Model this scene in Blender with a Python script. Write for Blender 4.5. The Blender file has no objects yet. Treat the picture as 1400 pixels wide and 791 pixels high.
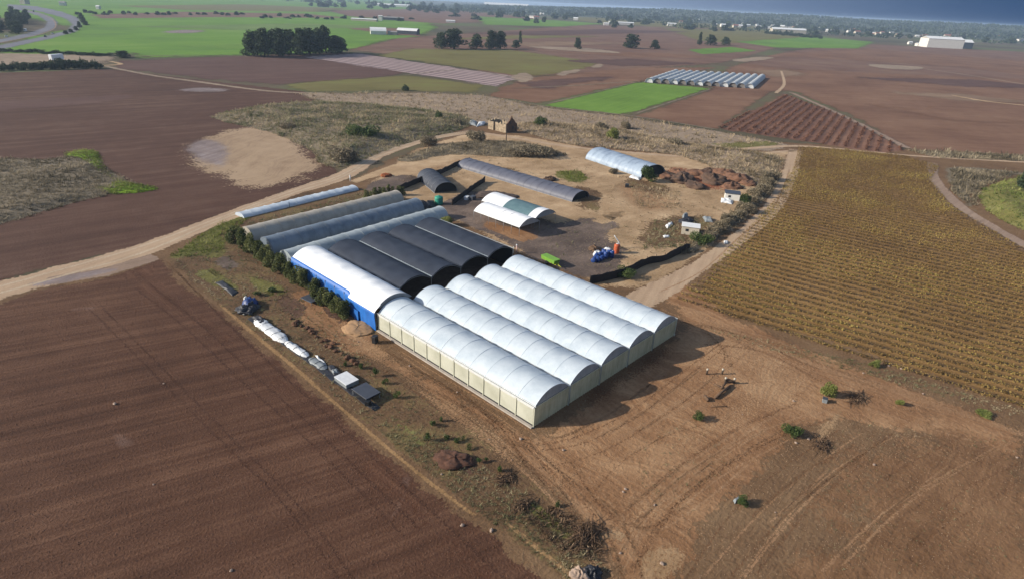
import bpy, math, random
import numpy as np
from mathutils import Vector, Matrix, noise as mnoise
from mathutils.geometry import tessellate_polygon
R = math.radians
rnd = random.Random(7)
rng = np.random.default_rng(7)
sc = bpy.context.scene
col = sc.collection

# ------------------------------------------------------------------ camera
F, PITCH, ROLL, YAW, CX, CY, CZ = 823.89, .4452, .0487, .8274, -54.885, -45.012, 55.872
SUN = Vector((-1.77, 1.41, 1.0)).normalized()
EXPOSURE = 0.72
fw = np.array([math.sin(YAW)*math.cos(PITCH), math.cos(YAW)*math.cos(PITCH), -math.sin(PITCH)])
r_ = np.array([math.cos(YAW), -math.sin(YAW), 0.]); u_ = np.cross(r_, fw)
rt = math.cos(ROLL)*r_ + math.sin(ROLL)*u_; up = -math.sin(ROLL)*r_ + math.cos(ROLL)*u_
fh = np.array([math.sin(YAW), math.cos(YAW)])
cam = bpy.data.cameras.new('camera'); cam.lens = F/1400*36; cam.sensor_width = 36; cam.clip_end = 30000; cam.clip_start = .5
co = bpy.data.objects.new('camera', cam); col.objects.link(co)
co.matrix_world = Matrix(((rt[0], up[0], -fw[0], CX), (rt[1], up[1], -fw[1], CY), (rt[2], up[2], -fw[2], CZ), (0, 0, 0, 1)))
sc.camera = co
# ------------------------------------------------------------------ world, sun, exposure
wd = bpy.data.worlds.new('World'); sc.world = wd; wd.use_nodes = True
nt = wd.node_tree; nt.nodes.clear()
sky = nt.nodes.new('ShaderNodeTexSky'); sky.sky_type = 'NISHITA'; sky.sun_disc = False
sky.sun_elevation = math.asin(SUN.z); sky.sun_rotation = math.atan2(SUN.x, SUN.y); sky.air_density = 1.0; sky.dust_density = 1.5
bg = nt.nodes.new('ShaderNodeBackground'); bg.inputs[1].default_value = .10
out = nt.nodes.new('ShaderNodeOutputWorld')
# a bank of dark rain cloud low over the north-east
tc = nt.nodes.new('ShaderNodeTexCoord'); mp = nt.nodes.new('ShaderNodeMapping'); mp.inputs['Scale'].default_value = (1.2, 1.2, 7)
nz = nt.nodes.new('ShaderNodeTexNoise'); nz.inputs['Scale'].default_value = 3; nz.inputs['Detail'].default_value = 6
nt.links.new(tc.outputs['Generated'], mp.inputs[0]); nt.links.new(mp.outputs[0], nz.inputs['Vector'])
dot = nt.nodes.new('ShaderNodeVectorMath'); dot.operation = 'DOT_PRODUCT'
a_ = YAW + R(48); dot.inputs[1].default_value = (math.sin(a_), math.cos(a_), 0); nt.links.new(tc.outputs['Generated'], dot.inputs[0])
mr = nt.nodes.new('ShaderNodeMapRange'); mr.inputs[1].default_value = .70; mr.inputs[2].default_value = .995; nt.links.new(dot.outputs['Value'], mr.inputs[0])
ad = nt.nodes.new('ShaderNodeMath'); ad.operation = 'MULTIPLY_ADD'; ad.inputs[1].default_value = .34; nt.links.new(nz.outputs[0], ad.inputs[0])
sq = nt.nodes.new('ShaderNodeMath'); sq.operation = 'MULTIPLY'; nt.links.new(mr.outputs[0], sq.inputs[0]); nt.links.new(mr.outputs[0], sq.inputs[1]); sq2 = nt.nodes.new('ShaderNodeMath'); sq2.operation = 'MULTIPLY'; sq2.inputs[1].default_value = .85; nt.links.new(sq.outputs[0], sq2.inputs[0]); nt.links.new(sq2.outputs[0], ad.inputs[2])
rp = nt.nodes.new('ShaderNodeValToRGB'); rp.color_ramp.elements[0].position = .1; rp.color_ramp.elements[1].position = 1.0
rp.color_ramp.elements[0].color = (1.55, 2.05, 2.95, 1); rp.color_ramp.elements[1].color = (.22, .52, 1.2, 1); nt.links.new(ad.outputs[0], rp.inputs[0])
sep = nt.nodes.new('ShaderNodeSeparateXYZ'); nt.links.new(tc.outputs['Generated'], sep.inputs[0])
m2 = nt.nodes.new('ShaderNodeMapRange'); m2.inputs[1].default_value = .10; m2.inputs[2].default_value = .35; m2.inputs[3].default_value = 1; m2.inputs[4].default_value = .35; nt.links.new(sep.outputs[2], m2.inputs[0])
mx = nt.nodes.new('ShaderNodeMix'); mx.data_type = 'RGBA'; nt.links.new(m2.outputs[0], mx.inputs[0]); nt.links.new(sky.outputs[0], mx.inputs[6]); nt.links.new(rp.outputs[0], mx.inputs[7])
nt.links.new(mx.outputs[2], bg.inputs[0]); nt.links.new(bg.outputs[0], out.inputs[0])
sl = bpy.data.lights.new('sun', 'SUN'); sl.energy = 4.2; sl.angle = R(.55); sl.color = (1, .92, .79)
so = bpy.data.objects.new('sun', sl); col.objects.link(so); so.rotation_euler = SUN.to_track_quat('Z', 'Y').to_euler(); so.location = (0, 0, 300)
vs = sc.view_settings; vs.view_transform = 'Standard'; vs.look = 'None'; vs.exposure = EXPOSURE; vs.gamma = 1
sc.cycles.transparent_max_bounces = 32; sc.cycles.max_bounces = 6; sc.cycles.diffuse_bounces = 3; sc.cycles.glossy_bounces = 2
sc.cycles.transmission_bounces = 4; sc.cycles.volume_bounces = 0; sc.cycles.use_denoising = True

# ------------------------------------------------------------------ helpers
def G(x, y, z=0.):
    d = fw*F + rt*(x-700) + up*(395.5-y)
    t = (z-CZ)/d[2]
    return np.array([CX+d[0]*t, CY+d[1]*t, z])
def ang(p, q):
    a, b = G(*p), G(*q); return math.atan2(b[1]-a[1], b[0]-a[0])
def depth(P): return (P[0]-CX)*fh[0] + (P[1]-CY)*fh[1]
LK = .0022
def zl(P, layer): return layer*LK*depth(P)/100
KEXP = 1.15
def S(r, g, b, k=1.0):                       # seen sRGB in the sun -> base colour
    f = lambda c: ((c/255+.055)/1.055)**2.4 if c > 10 else c/255/12.92
    return tuple(min(.9, f(c)*k/KEXP) for c in (r, g, b))+(1,)

def tag(o, label=None, cat=None, group=None, kind=None):
    if label: o['label'] = label
    if cat: o['category'] = cat
    if group: o['group'] = group
    if kind: o['kind'] = kind
    return o
def empty(name, label, cat, loc=(0, 0, 0), rz=0, group=None):
    o = bpy.data.objects.new(name, None); col.objects.link(o); o.location = loc; o.rotation_euler = (0, 0, rz)
    o.empty_display_size = .1
    return tag(o, label, cat, group)
def children(o): return [c for c in bpy.data.objects if c.parent == o]
def copy_tree(o, loc=None, rz=0, scale=1, label=None, parent=None, kids=None):
    c = o.copy(); col.objects.link(c)
    if parent is not None: c.parent = parent
    if loc is not None: c.location = loc; c.rotation_euler = (0, 0, rz); c.scale = (scale,)*3 if not hasattr(scale, '__len__') else scale
    if label: c['label'] = label
    for ch in (kids if kids is not None else list(o.children)): copy_tree(ch, parent=c)
    return c

class MB:
    def __init__(s): s.v = []; s.f = []; s.sm = []
    def add(s, vs, fs, smooth=False):
        n = len(s.v); s.v += [tuple(map(float, v)) for v in vs]; s.f += [tuple(i+n for i in f) for f in fs]; s.sm += [smooth]*len(fs); return s
    def box(s, c, d, rz=0, tilt=None, taper=1.0):
        hx, hy, hz = d[0]/2, d[1]/2, d[2]/2
        M = Matrix.Rotation(rz, 3, 'Z')
        if tilt: M = M @ Matrix.Rotation(tilt[0], 3, 'X') @ Matrix.Rotation(tilt[1], 3, 'Y')
        vs = []
        for z in (-1, 1):
            k = taper if z > 0 else 1
            for x, y in ((-1, -1), (1, -1), (1, 1), (-1, 1)):
                vs.append(M @ Vector((x*hx*k, y*hy*k, z*hz)) + Vector(c))
        return s.add(vs, [(3, 2, 1, 0), (4, 5, 6, 7), (0, 1, 5, 4), (1, 2, 6, 5), (2, 3, 7, 6), (3, 0, 4, 7)])
    def bbox(s, c, d, rz=0, b=.03):         # bevelled box
        x, y, z = d[0]/2, d[1]/2, d[2]/2
        M = Matrix.Rotation(rz, 3, 'Z'); vs = []; 
        for zz, k in ((-z, b), (-z+b, 0), (z-b, 0), (z, b)):
            for px, py in ((-x+k+b, -y+k), (x-k-b, -y+k), (x-k, -y+k+b), (x-k, y-k-b), (x-k-b, y-k), (-x+k+b, y-k), (-x+k, y-k-b), (-x+k, -y+k+b)):
                vs.append(M @ Vector((px, py, zz)) + Vector(c))
        fs = [tuple(range(7, -1, -1)), tuple(range(24, 32))]
        for L in range(3):
            for i in range(8): fs.append((L*8+i, L*8+(i+1) % 8, L*8+8+(i+1) % 8, L*8+8+i))
        return s.add(vs, fs)
    def tube(s, pts, r, n=6, cap=True, smooth=True):
        pts = [Vector(p) for p in pts]; rs = r if hasattr(r, '__len__') else [r]*len(pts)
        vs = []; 
        for i, p in enumerate(pts):
            t = (pts[min(i+1, len(pts)-1)]-pts[max(i-1, 0)]).normalized()
            a = t.cross(Vector((0, 0, 1)) if abs(t.z) < .9 else Vector((1, 0, 0))).normalized(); b = t.cross(a)
            for k in range(n):
                q = 2*math.pi*k/n; vs.append(p + (a*math.cos(q)+b*math.sin(q))*rs[i])
        fs = []
        for i in range(len(pts)-1):
            for k in range(n): fs.append((i*n+k, i*n+(k+1) % n, (i+1)*n+(k+1) % n, (i+1)*n+k))
        if cap: fs += [tuple(range(n-1, -1, -1)), tuple(range((len(pts)-1)*n, len(pts)*n))]
        return s.add(vs, fs, smooth)
    def lathe(s, prof, c=(0, 0, 0), n=16, axis='z', smooth=True):
        vs = []; fs = []
        for rr, h in prof:
            for k in range(n):
                q = 2*math.pi*k/n; x, y = rr*math.cos(q), rr*math.sin(q)
                vs.append((c[0]+x, c[1]+y, c[2]+h) if axis == 'z' else ((c[0]+h, c[1]+x, c[2]+y) if axis == 'x' else (c[0]+x, c[1]+h, c[2]+y)))
        m = len(prof)
        for i in range(m-1):
            for k in range(n): fs.append((i*n+k, i*n+(k+1) % n, (i+1)*n+(k+1) % n, (i+1)*n+k))
        fs += [tuple(range(n-1, -1, -1)), tuple(range((m-1)*n, m*n))]
        return s.add(vs, fs, smooth)
    def grid(s, rows, smooth=True, flip=False):
        n = len(rows[0]); vs = [v for r in rows for v in r]; fs = []
        for i in range(len(rows)-1):
            for k in range(n-1):
                f = (i*n+k, i*n+k+1, (i+1)*n+k+1, (i+1)*n+k); fs.append(f[::-1] if flip else f)
        return s.add(vs, fs, smooth)
    def build(s, name, mat, parent=None, loc=None, solid=0):
        me = bpy.data.meshes.new(name); me.from_pydata(s.v, [], s.f); me.materials.append(mat)
        me.polygons.foreach_set('use_smooth', s.sm); me.update()
        o = bpy.data.objects.new(name, me); col.objects.link(o)
        if parent is not None: o.parent = parent
        if loc is not None: o.location = loc
        if solid:
            md = o.modifiers.new('s', 'SOLIDIFY'); md.thickness = solid; md.offset = -1
        return o

def quads_obj(name, Q, tint, mat, parent=None):
    """Q (n,4,3) quads, tint (n,) 0..1"""
    n = len(Q); me = bpy.data.meshes.new(name)
    me.vertices.add(4*n); me.vertices.foreach_set('co', np.asarray(Q, np.float32).reshape(-1))
    me.loops.add(4*n); me.loops.foreach_set('vertex_index', np.arange(4*n, dtype=np.int32))
    me.polygons.add(n); me.polygons.foreach_set('loop_start', np.arange(0, 4*n, 4, dtype=np.int32))
    a = me.attributes.new('tint', 'FLOAT', 'POINT'); a.data.foreach_set('value', np.repeat(np.clip(tint, 0, 1), 4).astype(np.float32))
    me.materials.append(mat); me.update(calc_edges=True)
    o = bpy.data.objects.new(name, me); col.objects.link(o)
    if parent is not None: o.parent = parent
    return o
def leaf_quads(P, size, g, flat=0.0, aspect=.6, upright=0.0):
    n = len(P); d = g.normal(size=(n, 3)); d[:, 2] += upright*1.5
    d /= np.linalg.norm(d, axis=1)[:, None]
    e = g.normal(size=(n, 3)); e[:, 2] *= (1-flat); e -= d*(e*d).sum(1)[:, None]; e /= np.linalg.norm(e, axis=1)[:, None]
    s = (size*g.uniform(.55, 1.35, n))[:, None] if np.isscalar(size) else size[:, None]
    a = d*s*.5; b = e*s*.5*aspect
    return np.stack([P-a-b*.5, P-a*.1+b*-1, P+a, P-a*.1+b], 1)
def blade_quads(P, L, g, width=.16, lean=.75):
    n = len(P); d = g.normal(0, lean, (n, 3)); d[:, 2] = 1; d /= np.linalg.norm(d, axis=1)[:, None]
    a = g.uniform(0, 6.28, n); w = np.stack([np.cos(a), np.sin(a), np.zeros(n)], 1)*(L*width*.5)[:, None]; t = P+d*L[:, None]
    return np.stack([P-w, P+w, t+w*.35, t-w*.35], 1)
def crown_points(blobs, n, g):
    vol = np.array([b[3]*b[4]*b[5] for b in blobs])**.67; c = g.choice(len(blobs), n, p=vol/vol.sum())
    B = np.array(blobs)[c]; d = g.normal(size=(n, 3)); d /= np.linalg.norm(d, axis=1)[:, None]
    rr = g.uniform(.45, 1.08, n)**.6
    return B[:, :3] + d*B[:, 3:6]*rr[:, None], c

# ------------------------------------------------------------------ materials
def newmat(name):
    m = bpy.data.materials.new(name); m.use_nodes = True; t = m.node_tree; t.nodes.clear()
    return m, t
class NG:
    def __init__(s, t): s.t = t
    def n(s, typ, **kw):
        o = s.t.nodes.new(typ)
        for k, v in kw.items(): setattr(o, k, v)
        return o
    def link(s, a, b): s.t.links.new(a, b)
    def val(s, x, sock):
        if isinstance(x, (int, float)): sock.default_value = x
        else: s.link(x, sock)
    def math(s, op, a, b=0., c=0.):
        o = s.n('ShaderNodeMath', operation=op); s.val(a, o.inputs[0]); s.val(b, o.inputs[1]); s.val(c, o.inputs[2]); return o.outputs[0]
    def noise(s, vec, scale, detail=4, rough=.55, dist=0.):
        o = s.n('ShaderNodeTexNoise'); s.link(vec, o.inputs['Vector']); o.inputs['Scale'].default_value = scale
        o.inputs['Detail'].default_value = detail; o.inputs['Roughness'].default_value = rough; o.inputs['Distortion'].default_value = dist; return o.outputs[0]
    def map(s, vec, rot, scale):
        o = s.n('ShaderNodeMapping'); s.link(vec, o.inputs[0]); o.inputs['Rotation'].default_value = (0, 0, -rot); 
        p = s.n('ShaderNodeMapping'); s.link(o.outputs[0], p.inputs[0]); p.inputs['Scale'].default_value = scale; return p.outputs[0]
    def ramp(s, fac, stops, interp='LINEAR'):
        o = s.n('ShaderNodeValToRGB'); cr = o.color_ramp; cr.interpolation = interp
        while len(cr.elements) < len(stops): cr.elements.new(.5)
        for e, (p, c) in zip(cr.elements, stops): e.position = p; e.color = c
        s.link(fac, o.inputs[0]); return o.outputs[0]
    def coord(s, w='Object'): return s.n('ShaderNodeTexCoord').outputs[w]
    def attr(s, name): return s.n('ShaderNodeAttribute', attribute_name=name).outputs['Fac']

def soil(name, dark, mid, light, rot=0., streak=.3, streak_w=1.2, big=.5, med=.35, fine=.35, contrast=2.2, bump=.5, edged=True, rows=0., roww=3., big_s=.018, wet=None, warp=0., amax=1, fs=1.6):
    m, t = newmat(name); g = NG(t); v = g.coord()
    n1 = g.noise(v, big_s, 5, .6); n2 = g.noise(v, .16, 5, .6); n3 = g.noise(v, fs, 6, .65)
    sv = v
    if warp:
        nzv = g.n('ShaderNodeTexNoise'); g.link(v, nzv.inputs['Vector']); nzv.inputs['Scale'].default_value = .05; nzv.inputs['Detail'].default_value = 3
        vm = g.n('ShaderNodeVectorMath', operation='SCALE'); g.link(nzv.outputs[1], vm.inputs[0]); vm.inputs['Scale'].default_value = warp
        va = g.n('ShaderNodeVectorMath', operation='ADD'); g.link(v, va.inputs[0]); g.link(vm.outputs[0], va.inputs[1]); sv = va.outputs[0]
    s1 = g.noise(g.map(sv, rot, (.012, 1/streak_w, .1)), 1., 5, .6); s2 = g.noise(g.map(sv, rot, (.05, 3/streak_w, .1)), 1., 4, .6)
    st = g.math('ADD', g.math('MULTIPLY', s1, .65), g.math('MULTIPLY', s2, .35))
    tot = big+med+fine+streak
    f = g.math('MULTIPLY', n1, big/tot); f = g.math('MULTIPLY_ADD', n2, med/tot, f); f = g.math('MULTIPLY_ADD', n3, fine/tot, f); f = g.math('MULTIPLY_ADD', st, streak/tot, f)
    hgt = g.math('MULTIPLY_ADD', n3, .6, g.math('MULTIPLY', st, .5))
    f = g.math('MULTIPLY_ADD', g.math('SUBTRACT', f, .5), contrast*1.6, .5)
    if rows:
        sx = g.n('ShaderNodeSeparateXYZ'); g.link(g.map(sv, rot, (1, 1, 1)), sx.inputs[0])
        w = g.math('SINE', g.math('MULTIPLY', sx.outputs[1], 2*math.pi/roww))
        f = g.math('MULTIPLY_ADD', w, rows, f); hgt = g.math('MULTIPLY_ADD', w, .5, hgt)
    cst = [(0.05, dark), (.5, mid), (.95, light)]
    c = g.ramp(f, cst)
    if wet:
        nw = g.noise(v, wet[1], 4, .6, 1.0); wf = g.ramp(nw, [(wet[2], (0, 0, 0, 1)), (wet[2]+.05, (1, 1, 1, 1))])
        mx = g.n('ShaderNodeMix', data_type='RGBA'); g.link(g.math('MULTIPLY', wf, .8), mx.inputs[0]); g.link(c, mx.inputs[6]); mx.inputs[7].default_value = wet[0]; c = mx.outputs[2]
    b = g.n('ShaderNodeBsdfPrincipled'); g.link(c, b.inputs['Base Color']); b.inputs['Roughness'].default_value = .95; b.inputs['Specular IOR Level'].default_value = .15
    if bump:
        bp = g.n('ShaderNodeBump'); bp.inputs['Strength'].default_value = bump; bp.inputs['Distance'].default_value = .35; g.link(hgt, bp.inputs['Height']); g.link(bp.outputs[0], b.inputs['Normal'])
    o = g.n('ShaderNodeOutputMaterial'); sh = b.outputs[0]
    if edged:
        ne = g.math('MULTIPLY_ADD', g.noise(v, 1.1, 5, .75), .6, g.math('MULTIPLY', g.noise(v, .13, 3, .6), .4)) if amax == 1 else g.noise(v, 3.5, 3, .7)
        ne = g.math('MINIMUM', g.math('MULTIPLY_ADD', g.math('SUBTRACT', ne, .5), 3.2, .5), .97 if amax == 1 else 9.)
        ne = g.math('MAXIMUM', ne, .02)
        a = g.math('GREATER_THAN', g.math('MULTIPLY', g.attr('edge'), amax), ne)
        g.link(a, b.inputs['Alpha'])
    g.link(sh, o.inputs[0]); return m
def simple(name, c, rough=.6, var=.15, scale=3., metallic=0., spec=.4, bump=0., c2=None, trans=0.):
    m, t = newmat(name); g = NG(t); v = g.coord()
    n = g.noise(v, scale, 5, .6)
    c2 = c2 or tuple(x*(1-var*2) for x in c[:3])+(1,)
    cc = g.ramp(n, [(.3, c2), (.65, c)])
    b = g.n('ShaderNodeBsdfPrincipled'); g.link(cc, b.inputs['Base Color']); b.inputs['Roughness'].default_value = rough; b.inputs['Metallic'].default_value = metallic; b.inputs['Specular IOR Level'].default_value = spec
    if bump:
        bp = g.n('ShaderNodeBump'); bp.inputs['Strength'].default_value = bump; bp.inputs['Distance'].default_value = .1; g.link(n, bp.inputs['Height']); g.link(bp.outputs[0], b.inputs['Normal'])
    o = g.n('ShaderNodeOutputMaterial'); sh = b.outputs[0]
    if trans:
        tr = g.n('ShaderNodeBsdfTranslucent'); g.link(cc, tr.inputs[0]); mx = g.n('ShaderNodeMixShader'); mx.inputs[0].default_value = trans; g.link(sh, mx.inputs[1]); g.link(tr.outputs[0], mx.inputs[2]); sh = mx.outputs[0]
    g.link(sh, o.inputs[0]); return m
def film(name, c, dirt, rot=0., trans=.3, rough=.35, streak=2., spec=.4, amount=.6):
    """plastic film or net: grime streaks running down the arch"""
    m, t = newmat(name); g = NG(t); v = g.coord()
    a = g.noise(v, .35, 5, .65); b_ = g.noise(g.map(v, rot, (streak, .25, .25)), 1., 4, .6)
    f = g.math('MULTIPLY_ADD', a, .5, g.math('MULTIPLY', b_, .5))
    cc = g.ramp(f, [(.5-.25*amount, dirt), (.5+.12*amount, c)])
    b = g.n('ShaderNodeBsdfPrincipled'); g.link(cc, b.inputs['Base Color']); b.inputs['Roughness'].default_value = rough; b.inputs['Specular IOR Level'].default_value = spec
    bp = g.n('ShaderNodeBump'); bp.inputs['Strength'].default_value = .12; bp.inputs['Distance'].default_value = .1; g.link(f, bp.inputs['Height']); g.link(bp.outputs[0], b.inputs['Normal'])
    o = g.n('ShaderNodeOutputMaterial'); sh = b.outputs[0]
    if trans:
        tr = g.n('ShaderNodeBsdfTranslucent'); g.link(cc, tr.inputs[0]); mx = g.n('ShaderNodeMixShader'); mx.inputs[0].default_value = trans; g.link(sh, mx.inputs[1]); g.link(tr.outputs[0], mx.inputs[2]); sh = mx.outputs[0]
    g.link(sh, o.inputs[0]); return m
def leafmat(name, c0, c1, c2, trans=.25):
    m, t = newmat(name); g = NG(t)
    cc = g.ramp(g.attr('tint'), [(0, c0), (.5, c1), (1, c2)])
    b = g.n('ShaderNodeBsdfPrincipled'); g.link(cc, b.inputs['Base Color']); b.inputs['Roughness'].default_value = .7; b.inputs['Specular IOR Level'].default_value = .2
    tr = g.n('ShaderNodeBsdfTranslucent'); g.link(cc, tr.inputs[0]); mx = g.n('ShaderNodeMixShader'); mx.inputs[0].default_value = trans; g.link(b.outputs[0], mx.inputs[1]); g.link(tr.outputs[0], mx.inputs[2])
    o = g.n('ShaderNodeOutputMaterial'); g.link(mx.outputs[0], o.inputs[0]); return m

# ------------------------------------------------------------------ ground sheets
def dense(pts, closed, kk=.010, lo=.5):
    o = []; n = len(pts)
    for i in range(n if closed else n-1):
        a, b = np.array(pts[i][:2]), np.array(pts[(i+1) % n][:2])
        st = max(lo, kk*depth((a+b)/2)); m = max(1, min(60, int(np.linalg.norm(b-a)/st)))
        for k in range(m): o.append(a+(b-a)*k/m)
    if not closed: o.append(np.array(pts[-1][:2]))
    return np.array(o)
def catmull(pts, n=8, closed=False):
    P = [np.array(p[:2], float) for p in pts]; o = []; L = len(P)
    for i in range(L if closed else L-1):
        g_ = lambda j: P[j % L] if closed else P[max(0, min(L-1, j))]
        p0, p1, p2, p3 = g_(i-1), g_(i), g_(i+1), g_(i+2)
        for k in range(n):
            t = k/n; o.append(.5*((2*p1)+(-p0+p2)*t+(2*p0-5*p1+4*p2-p3)*t*t+(-p0+3*p1-3*p2+p3)*t**3))
    if not closed: o.append(P[-1])
    return o
def edge_mesh(name, V, Fc, E, mat, kind='structure'):
    me = bpy.data.meshes.new(name); me.from_pydata([tuple(map(float, v)) for v in V], [], Fc)
    a = me.attributes.new('edge', 'FLOAT', 'POINT'); a.data.foreach_set('value', np.array(E, np.float32)); me.materials.append(mat); me.update()
    o = bpy.data.objects.new(name, me); col.objects.link(o); o['kind'] = kind; return o
def sheet(name, px, mat, layer, soft=1.2, rough=.8, curve=False, dz=0, world=False):
    """one patch of ground: a fine grid whose 'edge' value falls to 0 over soft metres at the outline"""
    W = [np.array(p)[:2] for p in px] if world else [G(*p)[:2] for p in px]
    P = np.array(catmull(W, 6, True)) if curve else np.array(W)
    lo, hi = P.min(0)-2, P.max(0)+2; dm = max(25., min(depth(p) for p in P))
    step = max(.7, min(dm*.02, soft*1.2), max(hi-lo)/200)
    nx, ny = int((hi[0]-lo[0])/step)+2, int((hi[1]-lo[1])/step)+2
    X, Y = np.meshgrid(lo[0]+np.arange(nx)*step, lo[1]+np.arange(ny)*step); Q = np.stack([X.ravel(), Y.ravel()], 1)
    d = poly_dist(P, Q); d = np.where(poly_in(P, Q), d, -d)
    near = np.where(np.abs(d) < max(soft, rough)*2.5+step)[0]
    if rough:
        f = .12/rough**.5
        for i in near: d[i] += rough*(mnoise.noise(Vector((Q[i, 0]*f, Q[i, 1]*f, layer)))+.5*mnoise.noise(Vector((Q[i, 0]*f*4, Q[i, 1]*f*4, layer+9))))
    keep = d > -step*1.6; idx = -np.ones(len(Q), int); idx[keep] = np.arange(keep.sum()); I = idx.reshape(ny, nx)
    V = [(q[0], q[1], zl(q, layer)+dz) for q in Q[keep]]; E = np.clip(d[keep]/soft, 0, 1)
    A, B, C_, D_ = I[:-1, :-1], I[:-1, 1:], I[1:, 1:], I[1:, :-1]; m = (A >= 0) & (B >= 0) & (C_ >= 0) & (D_ >= 0)
    Fc = np.stack([A[m], B[m], C_[m], D_[m]], 1).tolist()
    return edge_mesh(name, V, Fc, E, mat)
def ribbon(name, px, widths, mat, layer, soft=.35, rough=.3, world=False, sm=8):
    W = [np.array(p) for p in px] if world else [G(*p) for p in px]
    ws = widths if hasattr(widths, '__len__') else [widths]*len(W)
    C = catmull(W, sm); wv = np.interp(np.linspace(0, len(W)-1, len(C)), range(len(W)), ws)
    C = np.array(C); t = np.gradient(C, axis=0); t /= np.linalg.norm(t, axis=1)[:, None]; nn = np.stack([-t[:, 1], t[:, 0]], 1)
    V = []; E = []; Fc = []
    for i, (c, w) in enumerate(zip(C, wv)):
        for s, e in ((1, 0), (1-soft*2, 1), (-(1-soft*2), 1), (-1, 0)):
            o = w/2*s*(1+rough*.5*mnoise.noise(Vector((c[0]*.3, c[1]*.3, s*5+layer))))
            p = c+nn[i]*o; V.append((p[0], p[1], zl(p, layer))); E.append(e)
    for i in range(len(C)-1):
        for k in range(3): a = i*4+k; Fc.append((a, a+1, a+5, a+4)[::-1])
    # fade the two ends
    for k in range(4): E[k] = 0; E[-1-k] = 0
    return edge_mesh(name, V, Fc, E, mat)
def poly_in(P, Q):
    x, y = Q[:, 0], Q[:, 1]; ins = np.zeros(len(Q), bool); n = len(P)
    for i in range(n):
        a, b = P[i], P[(i+1) % n]
        c = ((a[1] > y) != (b[1] > y)) & (x < (b[0]-a[0])*(y-a[1])/(b[1]-a[1]+1e-12)+a[0]); ins ^= c
    return ins
def poly_dist(P, Q):
    d = np.full(len(Q), 1e9); n = len(P)
    for i in range(n):
        a, b = P[i], P[(i+1) % n]; ab = b-a; t = np.clip(((Q-a)@ab)/(ab@ab+1e-9), 0, 1); d = np.minimum(d, np.linalg.norm(Q-a-t[:, None]*ab, axis=1))
    return d
def wpoly(px): return np.array([G(*p)[:2] for p in px])
def scatter(P, n, g):
    lo, hi = P.min(0), P.max(0); o = []
    tot = 0
    while tot < n:
        Q = g.uniform(lo, hi, (n*3, 2)); Q = Q[poly_in(P, Q)]; o.append(Q); tot += len(Q)
    return np.concatenate(o)[:n]
class Mound:
    def __init__(s, name, px, mat, H, fall, step=1.0, nscale=.15, namp=.5, layer=8, kind='structure', world=False, edgew=1.5):
        s.P = np.array(catmull([np.array(p) for p in px] if world else [G(*p) for p in px], 5, True)); s.H, s.fall, s.ns, s.na = H, fall, nscale, namp
        s.layer = layer
        lo, hi = s.P.min(0)-step, s.P.max(0)+step; nx, ny = int((hi[0]-lo[0])/step)+2, int((hi[1]-lo[1])/step)+2
        X, Y = np.meshgrid(lo[0]+np.arange(nx)*step, lo[1]+np.arange(ny)*step); Q = np.stack([X.ravel(), Y.ravel()], 1)
        ins = poly_in(s.P, Q); d = poly_dist(s.P, Q); d = np.where(ins, d, -d)
        Z = s.h(Q, d); idx = -np.ones(len(Q), int); keep = d > -step*1.5; idx[keep] = np.arange(keep.sum())
        V = [(Q[i, 0], Q[i, 1], Z[i]) for i in np.where(keep)[0]]; E = np.clip(d[keep]/edgew, 0, 1)
        Fc = []
        I = idx.reshape(ny, nx)
        for j in range(ny-1):
            for i in range(nx-1):
                f = (I[j, i], I[j, i+1], I[j+1, i+1], I[j+1, i])
                if min(f) >= 0: Fc.append(tuple(int(k) for k in f))
        s.o = edge_mesh(name, V, Fc, E, mat, kind)
        for p in s.o.data.polygons: p.use_smooth = True
    def h(s, Q, d=None):
        if d is None:
            d = poly_dist(s.P, Q); d = np.where(poly_in(s.P, Q), d, -d)
        t = np.clip(d/s.fall, 0, 1); t = t*t*(3-2*t)
        nzv = np.array([mnoise.noise(Vector((q[0]*s.ns, q[1]*s.ns, s.layer)))+.5*mnoise.noise(Vector((q[0]*s.ns*2.7, q[1]*s.ns*2.7, s.layer+3))) for q in Q])
        base = np.array([zl(q, s.layer) for q in Q])
        return base+s.H*t*np.clip(1+s.na*nzv, .05, 3)-np.where(d < 0, .25, 0)

# soil kinds
A_DIR = math.pi/2; 
def cc(*c): return [S(*x) for x in c]
M = {}
M['far'] = soil('far_soil', *cc((70, 70, 50), (98, 86, 68), (92, 108, 62)), big=1.2, big_s=.0035, med=.1, fine=.1, streak=.3, streak_w=60, contrast=2.5, bump=0, edged=False)
M['plough_a'] = soil('plough_soil', *cc((58, 37, 27), (91, 63, 48), (124, 92, 72)), rot=ang((0, 640), (450, 530)), streak=1.5, streak_w=1.7, big=.55, big_s=.03, med=.5, fine=.9, fs=3.2, contrast=2.0, bump=.8, wet=(S(138, 114, 104), .03, .64))
M['plough_h'] = soil('headland_soil', *cc((56, 34, 24), (89, 60, 45), (124, 90, 70)), rot=ang((260, 420), (640, 730)), streak=1.4, streak_w=1.4, big=.55, big_s=.03, med=.5, fine=.9, fs=3.2, contrast=2.0, bump=.8, wet=(S(140, 116, 106), .05, .65))
M['plough_b'] = soil('upper_field_soil', *cc((64, 43, 35), (88, 63, 52), (114, 90, 76)), rot=ang((0, 190), (260, 170)), streak=1.3, streak_w=5, big=.7, med=.4, fine=.4, contrast=1.8, bump=.6)
M['plough_c'] = soil('purple_soil', *cc((76, 54, 48), (94, 70, 63), (114, 90, 80)), rot=ang((160, 90), (500, 85)), streak=.9, streak_w=6, big=.5, med=.2, fine=.3, contrast=1.5, bump=.4)
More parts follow.
